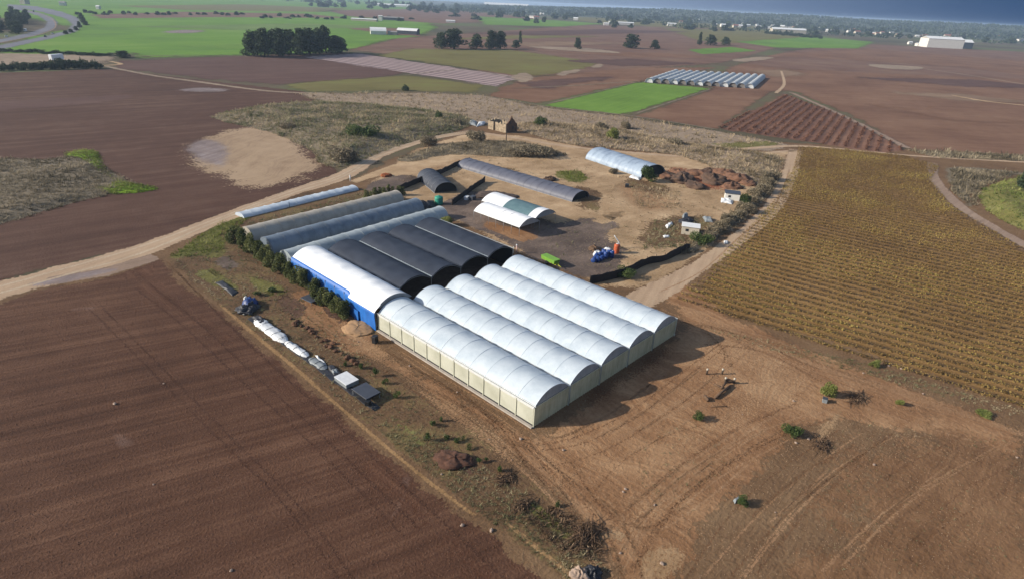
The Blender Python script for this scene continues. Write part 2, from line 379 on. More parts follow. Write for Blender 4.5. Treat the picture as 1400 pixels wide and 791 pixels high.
M['plough_d'] = soil('red_field_soil', *cc((92, 64, 50), (122, 91, 72), (142, 112, 90)), rot=ang((1100, 150), (1390, 160)), streak=.9, streak_w=7, big=1.1, med=.4, fine=.4, contrast=1.9, bump=.5)
M['plough_e'] = soil('mauve_soil', *cc((92, 68, 58), (118, 90, 76), (132, 110, 90)), rot=ang((1000, 90), (1390, 105)), streak=1.2, streak_w=14, big=1.0, med=.2, fine=.2, contrast=1.9, bump=.3)
M['bare_rows'] = soil('bare_row_soil', *cc((84, 56, 46), (122, 88, 72), (158, 122, 98)), rot=ang((981, 174), (1060, 131)), streak=.5, streak_w=2, big=.4, med=.3, fine=.3, contrast=1.6, bump=.5)
M['green'] = soil('crop_green', *cc((78, 104, 42), (104, 136, 54), (128, 158, 72)), rot=ang((740, 145), (870, 113)), streak=.7, streak_w=3, big=.8, med=.25, fine=.25, contrast=1.3, bump=.3)
M['green_far'] = soil('far_crop_green', *cc((82, 110, 50), (98, 134, 46), (122, 146, 70)), rot=ang((150, 60), (480, 55)), streak=1.0, streak_w=25, big=1.2, big_s=.008, med=.2, fine=.2, contrast=1.8, bump=.2, wet=(S(140, 140, 116), .012, .68))
M['olive'] = soil('olive_pasture', *cc((88, 84, 44), (112, 104, 62), (118, 124, 66)), rot=ang((400, 122), (640, 120)), streak=.8, streak_w=9, big=.9, med=.2, fine=.2, contrast=1.5, bump=.3)
M['dry'] = soil('dry_grass_ground', *cc((110, 94, 78), (148, 130, 112), (172, 152, 130)), rot=ang((640, 140), (1000, 185)), streak=.5, streak_w=3, big=.8, med=.7, fine=.6, contrast=1.8, bump=.8)
M['scrub'] = soil('scrub_ground', *cc((84, 74, 58), (124, 112, 94), (152, 136, 116)), big=.5, med=.8, fine=.6, streak=.1, contrast=2.0, bump=1.0)
M['weeds'] = soil('weedy_ground', *cc((70, 54, 38), (108, 84, 62), (124, 112, 72)), rot=A_DIR, big=.7, med=.7, fine=.6, streak=.3, contrast=2.2, bump=1.0, big_s=.05)
M['grass'] = soil('verge_grass', *cc((92, 82, 52), (110, 106, 58), (132, 128, 82)), big=.8, med=.8, fine=.6, streak=.1, contrast=2.2, bump=1.0, big_s=.06)
M['bright_grass'] = soil('bright_grass', *cc((84, 104, 30), (116, 146, 34), (138, 160, 66)), big=.5, med=.7, fine=.6, streak=.1, contrast=1.6, bump=1.0)
M['tan'] = soil('tan_dirt', *cc((122, 98, 70), (172, 144, 112), (210, 182, 148)), rot=ang((520, 250), (800, 215)), streak=.5, streak_w=2, big=.9, med=.7, fine=.4, contrast=2.0, bump=.7, warp=14, big_s=.035)
M['road'] = soil('track_dirt', *cc((142, 118, 96), (178, 152, 126), (204, 180, 152)), rot=ang((100, 365), (400, 262)), streak=.8, streak_w=1.6, big=.5, med=.4, fine=.3, contrast=1.4, bump=.4)
M['grey_track'] = soil('grey_track_dirt', *cc((112, 94, 80), (146, 124, 108), (176, 154, 136)), rot=ang((0, 390), (230, 345)), streak=.8, streak_w=1.6, big=.5, med=.4, fine=.3, contrast=1.5, bump=.4)
M['clay'] = soil('orange_clay', *cc((100, 68, 44), (142, 106, 76), (184, 148, 112)), rot=ang((560, 480), (720, 590)), streak=.8, streak_w=1.1, big=1.0, med=.7, fine=.5, contrast=2.0, bump=.9, warp=16, big_s=.035)
M['brown_r'] = soil('brown_dirt', *cc((90, 63, 42), (128, 96, 69), (156, 122, 90)), rot=ang((900, 790), (1150, 560)), streak=.8, streak_w=1.6, big=.8, med=.6, fine=.6, contrast=1.9, bump=.9, warp=8, big_s=.04)
M['greyyard'] = soil('dark_yard_gravel', *cc((66, 56, 52), (102, 88, 80), (138, 120, 108)), big=.9, med=.7, fine=.5, streak=.2, contrast=2.2, bump=.6, big_s=.06)
M['patch'] = soil('pale_field_patch', *cc((128, 104, 84), (166, 142, 116), (184, 160, 134)), rot=ang((300, 250), (400, 200)), streak=.9, streak_w=2.5, big=.7, med=.5, fine=.4, contrast=1.7, bump=.5, warp=20)
M['wetpatch'] = soil('wet_clay', *cc((108, 96, 94), (138, 124, 122), (172, 162, 162)), rot=.5, streak=.9, streak_w=2, big=.6, med=.7, fine=.4, contrast=2.2, bump=.3, amax=.8)
M['vine_soil'] = soil('vineyard_soil', *cc((88, 66, 40), (122, 94, 58), (146, 116, 78)), rot=ang((940, 412), (1400, 556)), streak=.8, streak_w=1.6, big=.7, med=.4, fine=.4, contrast=1.6, bump=.7, rows=.16, roww=2.9)
M['rut_light'] = soil('dry_rut', *cc((122, 92, 66), (152, 118, 88), (182, 148, 114)), big=.4, med=.6, fine=.5, streak=.1, contrast=1.6, bump=.6, amax=.58)
M['rut_dark'] = soil('damp_rut', *cc((84, 58, 40), (114, 82, 58), (138, 104, 76)), big=.4, med=.6, fine=.5, streak=.1, contrast=1.6, bump=.9, amax=.42)
M['rut_plough'] = soil('pressed_soil', *cc((52, 34, 26), (74, 50, 39), (100, 74, 60)), big=.4, med=.6, fine=.5, streak=.1, contrast=1.6, bump=.9, amax=.42)
M['bank'] = soil('edge_bank', *cc((118, 90, 60), (152, 120, 84), (180, 146, 106)), big=.4, med=.7, fine=.5, streak=.1, contrast=1.8, bump=.9, amax=.9)
M['redsoil'] = soil('red_heap_soil', *cc((104, 60, 40), (140, 86, 60), (168, 116, 86)), big=.4, med=.8, fine=.6, streak=.1, contrast=1.9, bump=1.0)
M['darksoil'] = soil('dark_heap_soil', *cc((66, 48, 38), (98, 74, 60), (124, 98, 80)), big=.4, med=.8, fine=.6, streak=.1, contrast=1.9, bump=1.0)
M['sand'] = soil('sand', *cc((130, 102, 72), (158, 128, 96), (178, 150, 116)), big=.3, med=.7, fine=.5, streak=.1, contrast=1.4, bump=.6, amax=.75)
M['asphalt'] = soil('asphalt', *cc((92, 92, 100), (118, 118, 126), (138, 138, 146)), big=.5, med=.3, fine=.2, streak=.4, streak_w=4, contrast=1.2, bump=0)
M['net_rows'] = soil('netted_rows', *cc((106, 90, 92), (146, 126, 124), (176, 156, 152)), rot=ang((480, 80), (700, 108)), streak=.4, streak_w=4, big=.5, med=.4, fine=.4, contrast=1.6, bump=.3, rows=.5, roww=9)
M['palebare'] = soil('pale_bare_dirt', *cc((124, 92, 64), (160, 126, 94), (188, 156, 120)), rot=ang((840, 770), (1050, 560)), streak=.8, streak_w=1.1, big=.7, med=.7, fine=.5, contrast=2.0, bump=.9, warp=14, amax=.8)
M['wheel'] = soil('packed_track', *cc((158, 138, 116), (190, 170, 146), (210, 190, 166)), big=.5, med=.6, fine=.5, streak=.1, contrast=1.5, bump=.4, amax=.7)
M['bare_tone'] = soil('bare_field_tone', *cc((98, 76, 60), (130, 106, 86), (150, 126, 104)), rot=ang((1100, 110), (1390, 125)), streak=1.0, streak_w=9, big=1.0, med=.3, fine=.3, contrast=1.8, bump=.3)
M['olive_green'] = soil('far_pasture', *cc((84, 106, 56), (104, 126, 66), (124, 138, 84)), rot=ang((150, 36), (420, 32)), streak=1.0, streak_w=20, big=1.0, med=.2, fine=.2, contrast=1.8, bump=.2)
M['clay_dark'] = soil('dark_clay', *cc((82, 52, 34), (108, 72, 48), (132, 94, 66)), rot=ang((735, 640), (960, 520)), streak=.8, streak_w=1.1, big=.7, med=.7, fine=.5, contrast=1.8, bump=.9, warp=14, amax=.8)
M['underlay'] = soil('mixed_soil', *cc((84, 64, 46), (116, 90, 66), (140, 114, 86)), big=.8, med=.6, fine=.6, streak=.1, contrast=1.8, bump=.9)
M['pond'] = simple('shallow_water', S(150, 130, 96), .25, .1, .2)

# base ground
gm = MB(); n = 48
gm.add([(0, 0, 0)]+[(13000*math.cos(2*math.pi*i/n), 13000*math.sin(2*math.pi*i/n), 0) for i in range(n)], [(0, 1+i, 1+(i+1) % n) for i in range(n)])
tag(gm.build('ground', M['far'], loc=(0, 0, -.02)), kind='structure')

def field(px, mat, layer, soft=1.2, rough=.8, name='field', curve=False): return sheet(name, px, M[mat], layer, soft*1.9, rough, curve)
# far country
field([(-150, 6), (100, -12), (330, -10), (560, 2), (600, 22), (590, 46), (470, 70), (340, 78), (150, 76), (-40, 72), (60, 45), (110, 36)], 'green_far', 1, 6, 6, 'green_field')
field([(120, 20), (250, 16), (420, 19), (480, 25), (300, 24), (130, 26)], 'plough_e', 2, 8, 4)
field([(150, 8), (330, 6), (480, 12), (450, 17), (250, 14)], 'olive', 2, 12, 8)
field([(440, 14), (600, 12), (760, 27), (600, 33), (470, 22)], 'plough_e', 2, 14, 10)
field([(455, 37), (560, 39), (590, 52), (520, 46)], 'plough_e', 3, 8, 4)
field([(540, 52), (800, 34), (1010, 40), (1080, 62), (1000, 86), (840, 100), (700, 108), (560, 80), (470, 68)], 'plough_e', 2, 8, 5)
field([(640, 22), (760, 28), (830, 33), (770, 37), (660, 34)], 'green_far', 3, 12, 8, 'green_field')
field([(770, 17), (1010, 26), (1080, 40), (900, 38), (780, 28)], 'olive', 1, 20, 15)
field([(900, 38), (1050, 42), (1140, 54), (1010, 60), (950, 56)], 'olive', 3, 12, 8)
field([(1000, 57), (1110, 50), (1200, 58), (1180, 67), (1060, 66)], 'green_far', 4, 10, 5, 'green_field')
field([(935, 68), (1000, 64), (1040, 70), (960, 75)], 'green_far', 4, 5, 3, 'green_field')
field([(1180, 60), (1420, 72), (1500, 92), (1400, 98), (1050, 72), (1100, 66)], 'plough_e', 3, 12, 6)
field([(990, 92), (1060, 73), (1180, 66), (1500, 92), (1500, 220), (1236, 208), (1160, 160), (1080, 125), (1050, 128), (960, 124)], 'plough_d', 4, 5, 3)
field([(1000, 86), (1060, 76), (1300, 90), (1480, 112), (1300, 106), (1080, 96)], 'plough_e', 5, 14, 6)
ribbon('dirt_track', [(1060, 128), (1072, 115), (1068, 97)], [5, 4, 3], M['road'], 9)
ribbon('dirt_track', [(1260, 94), (1330, 104), (1420, 119)], [6, 6, 6], M['dry'], 9)
ribbon('dirt_track', [(1300, 130), (1350, 139), (1430, 147)], [4, 10, 6], M['tan'], 9)
ribbon('dirt_track', [(1080, 126), (1160, 162), (1245, 205)], [5, 5, 6], M['grey_track'], 9)
field([(155, 83), (340, 76), (470, 72), (560, 100), (545, 104), (385, 117), (290, 110), (150, 94)], 'plough_c', 3, 4, 3)
field([(375, 115), (555, 102), (670, 117), (660, 128), (540, 125), (410, 127)], 'olive', 4, 5, 3)
field([(508, 76), (560, 66), (700, 68), (830, 86), (790, 100), (715, 106)], 'olive', 4, 6, 4)
field([(408, 78), (490, 73), (716, 106), (680, 119), (560, 101)], 'net_rows', 6, 3, 1.5)
field([(680, 119), (716, 106), (870, 92), (990, 92), (880, 112), (742, 143), (660, 132)], 'plough_d', 3, 4, 3)
field([(735, 145), (872, 112), (975, 121), (857, 158)], 'green', 6, 2.5, 1.2, 'green_field')
field([(862, 159), (975, 121), (1060, 124), (985, 178)], 'plough_d', 5, 2.5, 1.5)
field([(978, 176), (1072, 127), (1160, 160), (1243, 206), (1215, 212)], 'bare_rows', 6, 2, 1)
for q, mt in [([(545, 56), (700, 48), (860, 50), (700, 54)], 'olive'), ([(600, 46), (820, 40), (960, 44), (760, 49)], 'plough_c'), ([(720, 70), (900, 72), (1010, 80), (880, 80)], 'plough_d'), ([(740, 82), (860, 80), (985, 88), (860, 92)], 'plough_c'), ([(690, 112), (800, 104), (880, 104), (740, 126)], 'plough_c'), ([(1090, 74), (1300, 84), (1480, 96), (1300, 92)], 'plough_d'), ([(1130, 104), (1330, 108), (1480, 124), (1320, 120)], 'plough_c'), ([(1180, 124), (1300, 126), (1480, 146), (1320, 140)], 'bare_tone'), ([(1160, 140), (1290, 150), (1480, 176), (1300, 168)], 'plough_d'), ([(610, 60), (760, 56), (880, 60), (740, 64)], 'bare_tone'), ([(1010, 96), (1080, 94), (1120, 104), (1060, 108)], 'bare_tone'), ([(200, 62), (400, 58), (480, 64), (330, 69)], 'green'), ([(150, 36), (420, 32), (560, 38), (330, 42)], 'olive_green')]: field(q, mt, 7, 9, 6)
# left middle fields
field([(-60, 72), (80, 74), (165, 78), (150, 88), (60, 90), (-60, 92)], 'dry', 3, 4, 3, 'waste_ground')
sheet('wet_patch', [(218, 44.5), (250, 41), (284, 42.5), (258, 46)], M['wetpatch'], 10, 5, 2, True)
field([(-260, 120), (-20, 100), (150, 94), (300, 112), (420, 125), (440, 140), (330, 155), (430, 205), (470, 235), (400, 262), (300, 300), (200, 338), (60, 372), (-300, 470)], 'plough_b', 4, 2, 1.5, 'ploughed_field')
ribbon('dirt_track', [(140, 90), (200, 102), (270, 112), (370, 125), (450, 128)], [5, 6, 7, 6, 5], M['dry'], 9)
ribbon('dirt_track', [(140, 90), (165, 88), (150, 84)], [6, 6, 4], M['tan'], 9)
field([(-60, 140), (100, 132), (195, 127), (200, 133), (100, 146), (-40, 156)], 'plough_c', 5, 4, 3)
sheet('wet_patch', [(240, 123), (275, 120), (312, 122), (305, 126), (260, 126)], M['wetpatch'], 10, 2.5, 1.2, True)
field([(228, 206), (280, 178), (355, 168), (425, 188), (460, 230), (438, 250), (335, 272), (282, 254), (246, 232)], 'patch', 6, 9, 6, 'bare_patch', True)
sheet('wet_patch', [(248, 200), (280, 190), (310, 194), (318, 215), (300, 232), (268, 220)], M['wetpatch'], 7, 3, 2, True)
# near field
field([(-400, 520), (-60, 440), (40, 396), (150, 376), (222, 352), (262, 392), (335, 448), (430, 528), (530, 612), (640, 700), (790, 815), (930, 960), (-300, 1100)], 'plough_a', 5, 1.2, .7, 'ploughed_field')
field([(140, 376), (222, 352), (262, 392), (335, 448), (430, 528), (530, 612), (640, 700), (790, 815), (930, 960), (700, 1000), (560, 760), (420, 600), (290, 480), (190, 420)], 'plough_h', 6, 4, 2.5, 'ploughed_field')
# verge strip between the near field and the greenhouses, and the yard
field([(222, 352), (300, 300), (410, 262), (500, 262), (560, 300), (520, 420), (525, 480), (640, 560), (760, 680), (840, 800), (900, 940), (790, 815), (640, 700), (530, 612), (430, 528), (335, 448), (262, 392)], 'weeds', 7, 1, .8, 'verge')
field([(230, 350), (300, 303), (390, 272), (350, 292), (312, 315), (318, 345), (290, 356), (262, 352), (240, 358)], 'grass', 9, 1.2, 1, 'grass_verge', True)
field([(435, 470), (520, 470), (640, 540), (727, 590), (900, 470), (930, 440), (880, 395), (935, 372), (1000, 430), (1180, 500), (1420, 590), (1420, 640), (1150, 575), (1060, 640), (1000, 700), (940, 800), (900, 960), (845, 810), (765, 685), (640, 575), (520, 505)], 'clay', 8, 2, 1.5, 'bare_dirt')
field([(1160, 560), (1250, 530), (1500, 620), (1600, 900), (900, 980), (930, 820), (1000, 700), (1070, 625)], 'brown_r', 10, 9, 4, 'bare_dirt')
field([(395, 400), (440, 395), (500, 440), (520, 470), (500, 490), (430, 470), (395, 430)], 'clay', 9, 1.5, 1.2, 'bare_dirt', True)
# farmyard
sheet('ground_soil', [(-60, 420), (300, 290), (480, 240), (640, 170), (1100, 195), (1420, 215), (1700, 420), (1700, 900), (900, 1000), (-300, 1000)], M['underlay'], 2, 4, 2)
field([(500, 250), (560, 205), (640, 180), (720, 186), (830, 205), (960, 212), (1085, 205), (1065, 265), (1000, 320), (940, 372), (880, 400), (820, 395), (700, 345), (610, 300), (545, 275)], 'tan', 6, 2, 1.5, 'farmyard')
field([(575, 290), (600, 275), (650, 258), (690, 280), (760, 300), (810, 296), (850, 305), (840, 325), (870, 345), (850, 372), (815, 385), (740, 365), (690, 335), (610, 300)], 'greyyard', 8, 2, 1.6, 'farmyard', True)
field([(655, 305), (680, 305), (740, 322), (720, 332), (680, 322)], 'clay', 9, 1, .8, 'bare_dirt', True)
field([(495, 262), (515, 245), (560, 238), (575, 245), (545, 262)], 'greyyard', 8, 1, .8, 'farmyard', True)
# vineyard
VPX = [(1092, 201), (1160, 205), (1235, 213), (1284, 227), (1272, 247), (1300, 282), (1405, 345), (1560, 430), (1560, 610), (1400, 560), (1180, 487), (1040, 446), (920, 410), (962, 378), (1012, 325), (1062, 270), (1085, 230)]
field(VPX, 'vine_soil', 7, 2, 1.2, 'vineyard_ground')
# dirt tracks
ribbon('dirt_track', [(-120, 430), (-20, 402), (90, 372), (200, 340), (300, 300), (400, 263), (470, 240), (520, 212), (590, 190), (648, 180)], [12, 12, 11, 9, 7.5, 7, 9, 7, 5, 5], M['road'], 10, .2)
ribbon('dirt_track', [(60, 385), (140, 372), (215, 350)], [5, 7, 5], M['grey_track'], 11, .25)
sheet('wet_patch', [(35, 388), (90, 376), (150, 366), (160, 370), (100, 384), (50, 392)], M['wetpatch'], 12, .8, .5, True)
ribbon('dirt_track', [(640, 180), (700, 188), (760, 198), (850, 208), (960, 214), (1090, 206)], [6, 5, 5, 5, 3.5, 4], M['road'], 10, .25)
ribbon('dirt_track', [(480, 250), (560, 224), (640, 212), (740, 218), (800, 226), (830, 252), (838, 290), (815, 305)], [4, 9, 7, 7, 8, 7, 7, 5], M['tan'], 9, .25)
ribbon('dirt_track', [(830, 300), (880, 288), (930, 272), (980, 262)], [9, 8, 7, 4], M['tan'], 9, .25)
ribbon('dirt_track', [(1088, 204), (1078, 240), (1055, 285), (1005, 330), (950, 368), (890, 402), (860, 420)], [7, 7, 7, 6, 6, 9, 8], M['road'], 10, .22)
ribbon('dirt_track', [(1000, 205), (1090, 200), (1180, 207), (1260, 214), (1420, 223)], [4, 5, 4, 4, 4], M['road'], 11, .22)
ribbon('dirt_track', [(1275, 222), (1278, 245), (1310, 280), (1360, 312), (1420, 345)], [5, 5, 5, 5, 5], M['grey_track'], 11, .22)
field([(1300, 228), (1400, 236), (1500, 260), (1400, 240), (1340, 258), (1330, 275), (1345, 295), (1330, 290), (1305, 268), (1292, 245)], 'scrub', 9, 1.2, .8, 'gully', True)
field([(1240, 206), (1320, 208), (1420, 214), (1420, 222), (1280, 216)], 'scrub', 9, 1.5, 1, 'verge')
field([(970, 196), (1050, 192), (1075, 198), (1000, 207)], 'grass', 9, 1.5, 1, 'grass_verge')
field([(755, 235), (790, 232), (810, 245), (790, 252), (765, 246)], 'grass', 10, 1.5, 1, 'grass_verge', True)
# dry grass and scrub beyond the yard
field([(400, 128), (540, 126), (660, 130), (740, 146), (860, 160), (985, 180), (1090, 198), (1060, 208), (930, 208), (800, 196), (660, 170), (520, 158), (440, 140)], 'dry', 7, 2.5, 2, 'dry_grass')
field([(925, 440), (1020, 455), (1120, 500), (1110, 560), (1010, 600), (910, 650), (860, 620), (960, 560), (985, 500)], 'palebare', 9, 4, 2, 'bare_dirt', True)
field([(540, 505), (620, 540), (700, 600), (760, 660), (700, 640), (600, 570)], 'palebare', 9, 1.6, 1.2, 'bare_dirt', True)
field([(835, 690), (880, 640), (930, 650), (900, 740), (850, 790), (830, 760)], 'palebare', 9, 3, 1.6, 'bare_dirt', True)
field([(730, 590), (800, 565), (880, 520), (930, 480), (900, 470), (800, 530)], 'clay_dark', 9, 2, 1.2, 'bare_dirt', True)  # darker clay strip along the greenhouse front
field([(840, 250), (900, 262), (940, 275), (900, 290), (860, 285)], 'palebare', 10, 2.5, 2, 'farmyard', True)
field([(545, 245), (600, 222), (640, 216), (600, 236)], 'palebare', 8, 2.5, 2, 'farmyard', True)
field([(780, 252), (830, 262), (822, 292), (790, 284), (775, 268)], 'weeds', 8, 3, 2, 'farmyard', True)
for q, mt in [([(262, 372), (300, 368), (330, 392), (300, 398)], 'grass'), ([(330, 372), (372, 380), (390, 405), (350, 398)], 'grass'), ([(300, 350), (330, 362), (318, 372), (290, 362)], 'greyyard'), ([(380, 400), (420, 418), (410, 436), (378, 420)], 'darksoil'), ([(440, 416), (480, 426), (478, 440), (446, 434)], 'darksoil'), ([(600, 604), (660, 640), (640, 652), (590, 620)], 'darksoil'), ([(690, 668), (760, 700), (800, 760), (740, 716)], 'grass'), ([(520, 560), (570, 590), (600, 630), (545, 596)], 'grass'), ([(455, 440), (520, 470), (560, 510), (500, 488)], 'palebare')]: sheet('verge_patch', q, M[mt], 11, 1.6, 1.2, True)
field([(660, 240), (720, 236), (780, 246), (740, 240), (690, 226)], 'weeds', 8, 3, 2, 'farmyard', True)
field([(850, 238), (905, 250), (930, 262), (890, 275), (850, 262)], 'weeds', 8, 3, 2, 'farmyard', True)
field([(880, 300), (940, 290), (985, 300), (960, 330), (900, 345), (860, 335)], 'weeds', 8, 3, 2, 'farmyard', True)
field([(900, 222), (960, 232), (1030, 245), (1010, 262), (940, 262), (905, 245)], 'redsoil', 8, 6, 4, 'farmyard', True)
for q in [[(697, 104), (720, 100), (732, 108), (712, 113)], [(760, 100), (788, 95), (794, 98), (770, 104)], [(808, 90), (822, 87), (826, 91), (812, 94)], [(720, 64), (800, 66), (850, 73), (780, 70)], [(1000, 82), (1040, 78), (1060, 80), (1020, 85)], [(1190, 88), (1260, 92), (1250, 96), (1200, 93)]]: sheet('pale_streak', q, M['dry'], 11, 3.5, 2.5, True)
for q, w in [([(545, 104), (640, 96), (720, 112)], 2.5), ([(660, 131), (742, 145), (858, 158), (985, 178)], 3), ([(742, 144), (872, 112)], 2.5), ([(700, 121), (790, 117), (874, 111)], 3), ([(862, 158), (975, 121)], 2.5), ([(555, 66), (620, 69), (700, 68), (760, 76)], 4), ([(470, 72), (560, 66)], 4), ([(150, 78), (260, 76), (345, 78)], 4)]: ribbon('field_margin', q, w, M['scrub'], 12, .3, 1.0)
# tyre marks in the yard
ruts = [
    ([(530, 480), (600, 522), (680, 572), (760, 640), (830, 720), (850, 800)], .5, 'rut_light'),
    ([(545, 478), (610, 518), (700, 572), (790, 640), (850, 710), (880, 800)], .45, 'rut_light'),
    ([(560, 500), (630, 540), (690, 590), (720, 640)], .5, 'rut_dark'),
    ([(572, 505), (640, 545), (705, 596), (760, 660), (800, 720)], .35, 'rut_light'),
    ([(600, 540), (650, 570), (700, 610), (780, 690)], .3, 'rut_light'),
    ([(720, 610), (800, 600), (880, 560), (960, 505), (1030, 470)], .5, 'rut_light'),
    ([(735, 640), (820, 618), (900, 572), (970, 520), (990, 480), (950, 440)], .5, 'rut_dark'),
    ([(780, 650), (860, 620), (940, 575), (1000, 530), (1060, 520)], .45, 'rut_light'),
    ([(870, 590), (960, 540), (1000, 500), (960, 450), (900, 420)], 1.0, 'rut_light'),
    ([(800, 690), (840, 640), (900, 600), (960, 580)], .4, 'rut_dark'),
    ([(930, 440), (1010, 455), (1090, 490), (1180, 520), (1300, 560), (1420, 600)], 2.6, 'rut_light'),
    ([(960, 470), (1040, 480), (1120, 520), (1150, 540)], .8, 'rut_dark'),
    ([(840, 770), (880, 700), (950, 640), (1040, 590), (1120, 560)], .5, 'rut_light'),
    ([(860, 790), (900, 715), (970, 650), (1060, 600), (1140, 570)], .5, 'rut_dark'),
    ([(960, 790), (1040, 700), (1110, 640), (1180, 590)], .45, 'rut_light'),
    ([(990, 800), (1065, 712), (1140, 650), (1210, 600)], .45, 'rut_dark'),
    ([(930, 800), (1010, 690), (1090, 625), (1150, 585)], .4, 'rut_dark'),
    ([(1240, 760), (1290, 720), (1340, 690), (1420, 640)], .4, 'rut_dark'),
    ([(400, 415), (440, 450), (480, 480), (540, 515), (600, 560)], .5, 'rut_dark'),
    ([(420, 430), (470, 465), (520, 490), (570, 520)], .5, 'rut_light'),
    ([(900, 400), (960, 370), (1010, 325), (1060, 280), (1080, 230)], .6, 'rut_light'),
    ([(700, 600), (760, 640), (830, 690), (860, 730)], .7, 'rut_light'),
]
ruts += [([(120, 420), (200, 500), (300, 600), (390, 690), (470, 800)], .55, 'rut_plough'), ([(135, 415), (215, 496), (316, 598), (408, 690), (490, 800)], .55, 'rut_plough'),
    ([(180, 390), (250, 445), (330, 520), (430, 610), (560, 740)], .6, 'rut_plough'), ([(200, 385), (270, 440), (350, 514), (450, 604), (580, 730)], .6, 'rut_plough'), ([(240, 370), (330, 460), (440, 560), (560, 670), (700, 800)], .8, 'rut_plough')]
jr = random.Random(11)
for base, n in [([(530, 480), (600, 522), (680, 576), (760, 645), (830, 725), (860, 800)], 9), ([(720, 615), (800, 602), (880, 562), (950, 510), (1000, 470)], 7), ([(840, 780), (890, 700), (960, 645), (1050, 590), (1130, 555)], 8), ([(900, 410), (950, 440), (1030, 462), (1110, 500), (1200, 530), (1320, 570)], 6), ([(985, 800), (1060, 705), (1130, 645), (1200, 600)], 7), ([(760, 640), (800, 690), (860, 730), (930, 700), (1000, 640)], 3), ([(1150, 780), (1230, 700), (1300, 650), (1400, 600)], 5)]:
    for k in range(n):
        ox, oy = jr.gauss(0, 22), jr.gauss(0, 10); a0 = jr.randrange(0, 2); b0 = len(base)-jr.randrange(0, 2)
        ruts.append(([(x+ox+jr.gauss(0, 3), y+oy+jr.gauss(0, 2)) for x, y in base[a0:b0]], jr.uniform(.35, .9), jr.choice(['rut_light', 'rut_light', 'rut_dark'])))
road_px = [(-120, 430), (-20, 402), (90, 372), (200, 340), (300, 300), (400, 263), (470, 240), (520, 212), (590, 190), (648, 180)]
for dy in (-3.5, 2.5): ribbon('wheel_track', [(x, y+dy*(1.5 if x < 300 else .6)) for x, y in road_px], 1.3, M['wheel'], 14, .3, .6)
for p, w, m in ruts: ribbon('tyre_track', p, w, M[m], 13, .3, .8)
sheet('damp_patch', [(880, 755), (905, 745), (935, 752), (930, 778), (900, 800), (870, 800)], M['sand'], 12, .6, .5, True)
sheet('damp_patch', [(1115, 590), (1145, 560), (1155, 562), (1130, 600)], M['sand'], 12, .6, .5, True)
sheet('damp_patch', [(826, 722), (850, 722), (860, 735), (840, 742), (824, 736)], M['sand'], 12, .5, .4, True)
ribbon('field_edge_bank', [(300, 415), (340, 450), (400, 500), (460, 552), (540, 620), (600, 668), (650, 705)], [.7, 1.1, 1.0, .9, .8, .7, .5], M['bank'], 13, .3, 1.2)
ribbon('field_edge_bank', [(690, 712), (730, 745), (780, 785), (820, 830)], [.5, .9, .8, .8], M['bank'], 13, .3, 1.2)
ribbon('field_edge_bank', [(226, 355), (262, 392), (300, 425)], [.5, .5, .4], M['rut_dark'], 13, .3, .8)

# ================================================================== greenhouses
M['film'] = film('greenhouse_film', S(232, 243, 252, 1.0), S(208, 222, 234, 1.0), 0, .3, .3, .3, .4, .5)
M['film_end'] = film('gable_film', S(190, 194, 198, .8), S(160, 164, 168, .8), 0, .3, .4, 1, .4)
M['cream'] = film('cream_net', S(230, 230, 212, .95), S(208, 208, 186, .9), 0, .35, .6, 1.5, .2)
M['cream_d'] = film('cream_wall_net', S(214, 208, 176, .9), S(184, 178, 146, .85), 0, .25, .6, 3, .2)
M['white_film'] = film('white_film', (.86, .87, .88, 1), (.74, .76, .79, 1), 0, .08, .4, .3, .35, .4)
M['white_steel'] = simple('galvanised_steel', S(226, 228, 226, .9), .45, .1, 2)
M['steel'] = simple('dull_steel', S(170, 174, 178, .8), .45, .12, 2, .3)
M['hoop_white'] = simple('white_hoop', S(226, 236, 244, 1.0), .5, .05, 2)
M['concrete'] = simple('pale_concrete', S(186, 176, 166, .9), .9, .12, 1.2, bump=.3)
M['black_gap'] = simple('gap_shade', S(40, 40, 42), .8, .1)  # shade of the gap above the kerb, painted as a black strip
M['blue'] = film('blue_tarpaulin', S(40, 112, 196, 1.0), S(30, 84, 156, .95), math.pi/2, .05, .5, 2.5, .4, .9)
M['black_net'] = film('black_shade_net', S(54, 61, 75, .95), S(42, 48, 61, .95), 0, 0, .65, .3, .25, .8)
M['dark_in'] = simple('dark_net_and_inside', S(30, 32, 36), .9, .1)
M['tun_beige'] = film('beige_tunnel_film', S(206, 198, 186, .8), S(178, 172, 160, .8), 0, .15, .5, .5, .3)
M['tun_blue'] = film('blue_grey_tunnel_net', S(142, 156, 172, .75), S(112, 126, 142, .75), 0, .1, .5, .5, .35)
M['tun_pale'] = film('pale_tunnel_film', S(196, 206, 210, .85), S(168, 180, 186, .8), 0, .15, .4, .5, .4)
M['tun_far'] = film('far_tunnel_film', S(226, 230, 232, .95), S(190, 196, 200, .9), 0, .25, .5, .5, .3)
M['tun_low'] = film('blue_white_film', S(214, 224, 234, .95), S(190, 204, 220, .9), 0, .15, .35, .5, .5)
M['tun_dark'] = film('dark_tunnel_net', S(74, 78, 88, .9), S(54, 58, 68, .9), 0, 0, .6, .8, .3)
M['tun_slate'] = film('slate_tunnel_net', S(116, 118, 132, .8), S(88, 90, 104, .8), 0, .05, .55, .8, .35, 1.2)
M['tun_sky'] = film('pale_blue_sheet', S(172, 188, 206, .9), S(140, 156, 178, .9), 0, .05, .35, .6, .5)
M['teal_net'] = film('teal_shade_net', S(112, 142, 150, .85), S(80, 112, 122, .85), 0, .15, .6, 1.2, .3, .9)

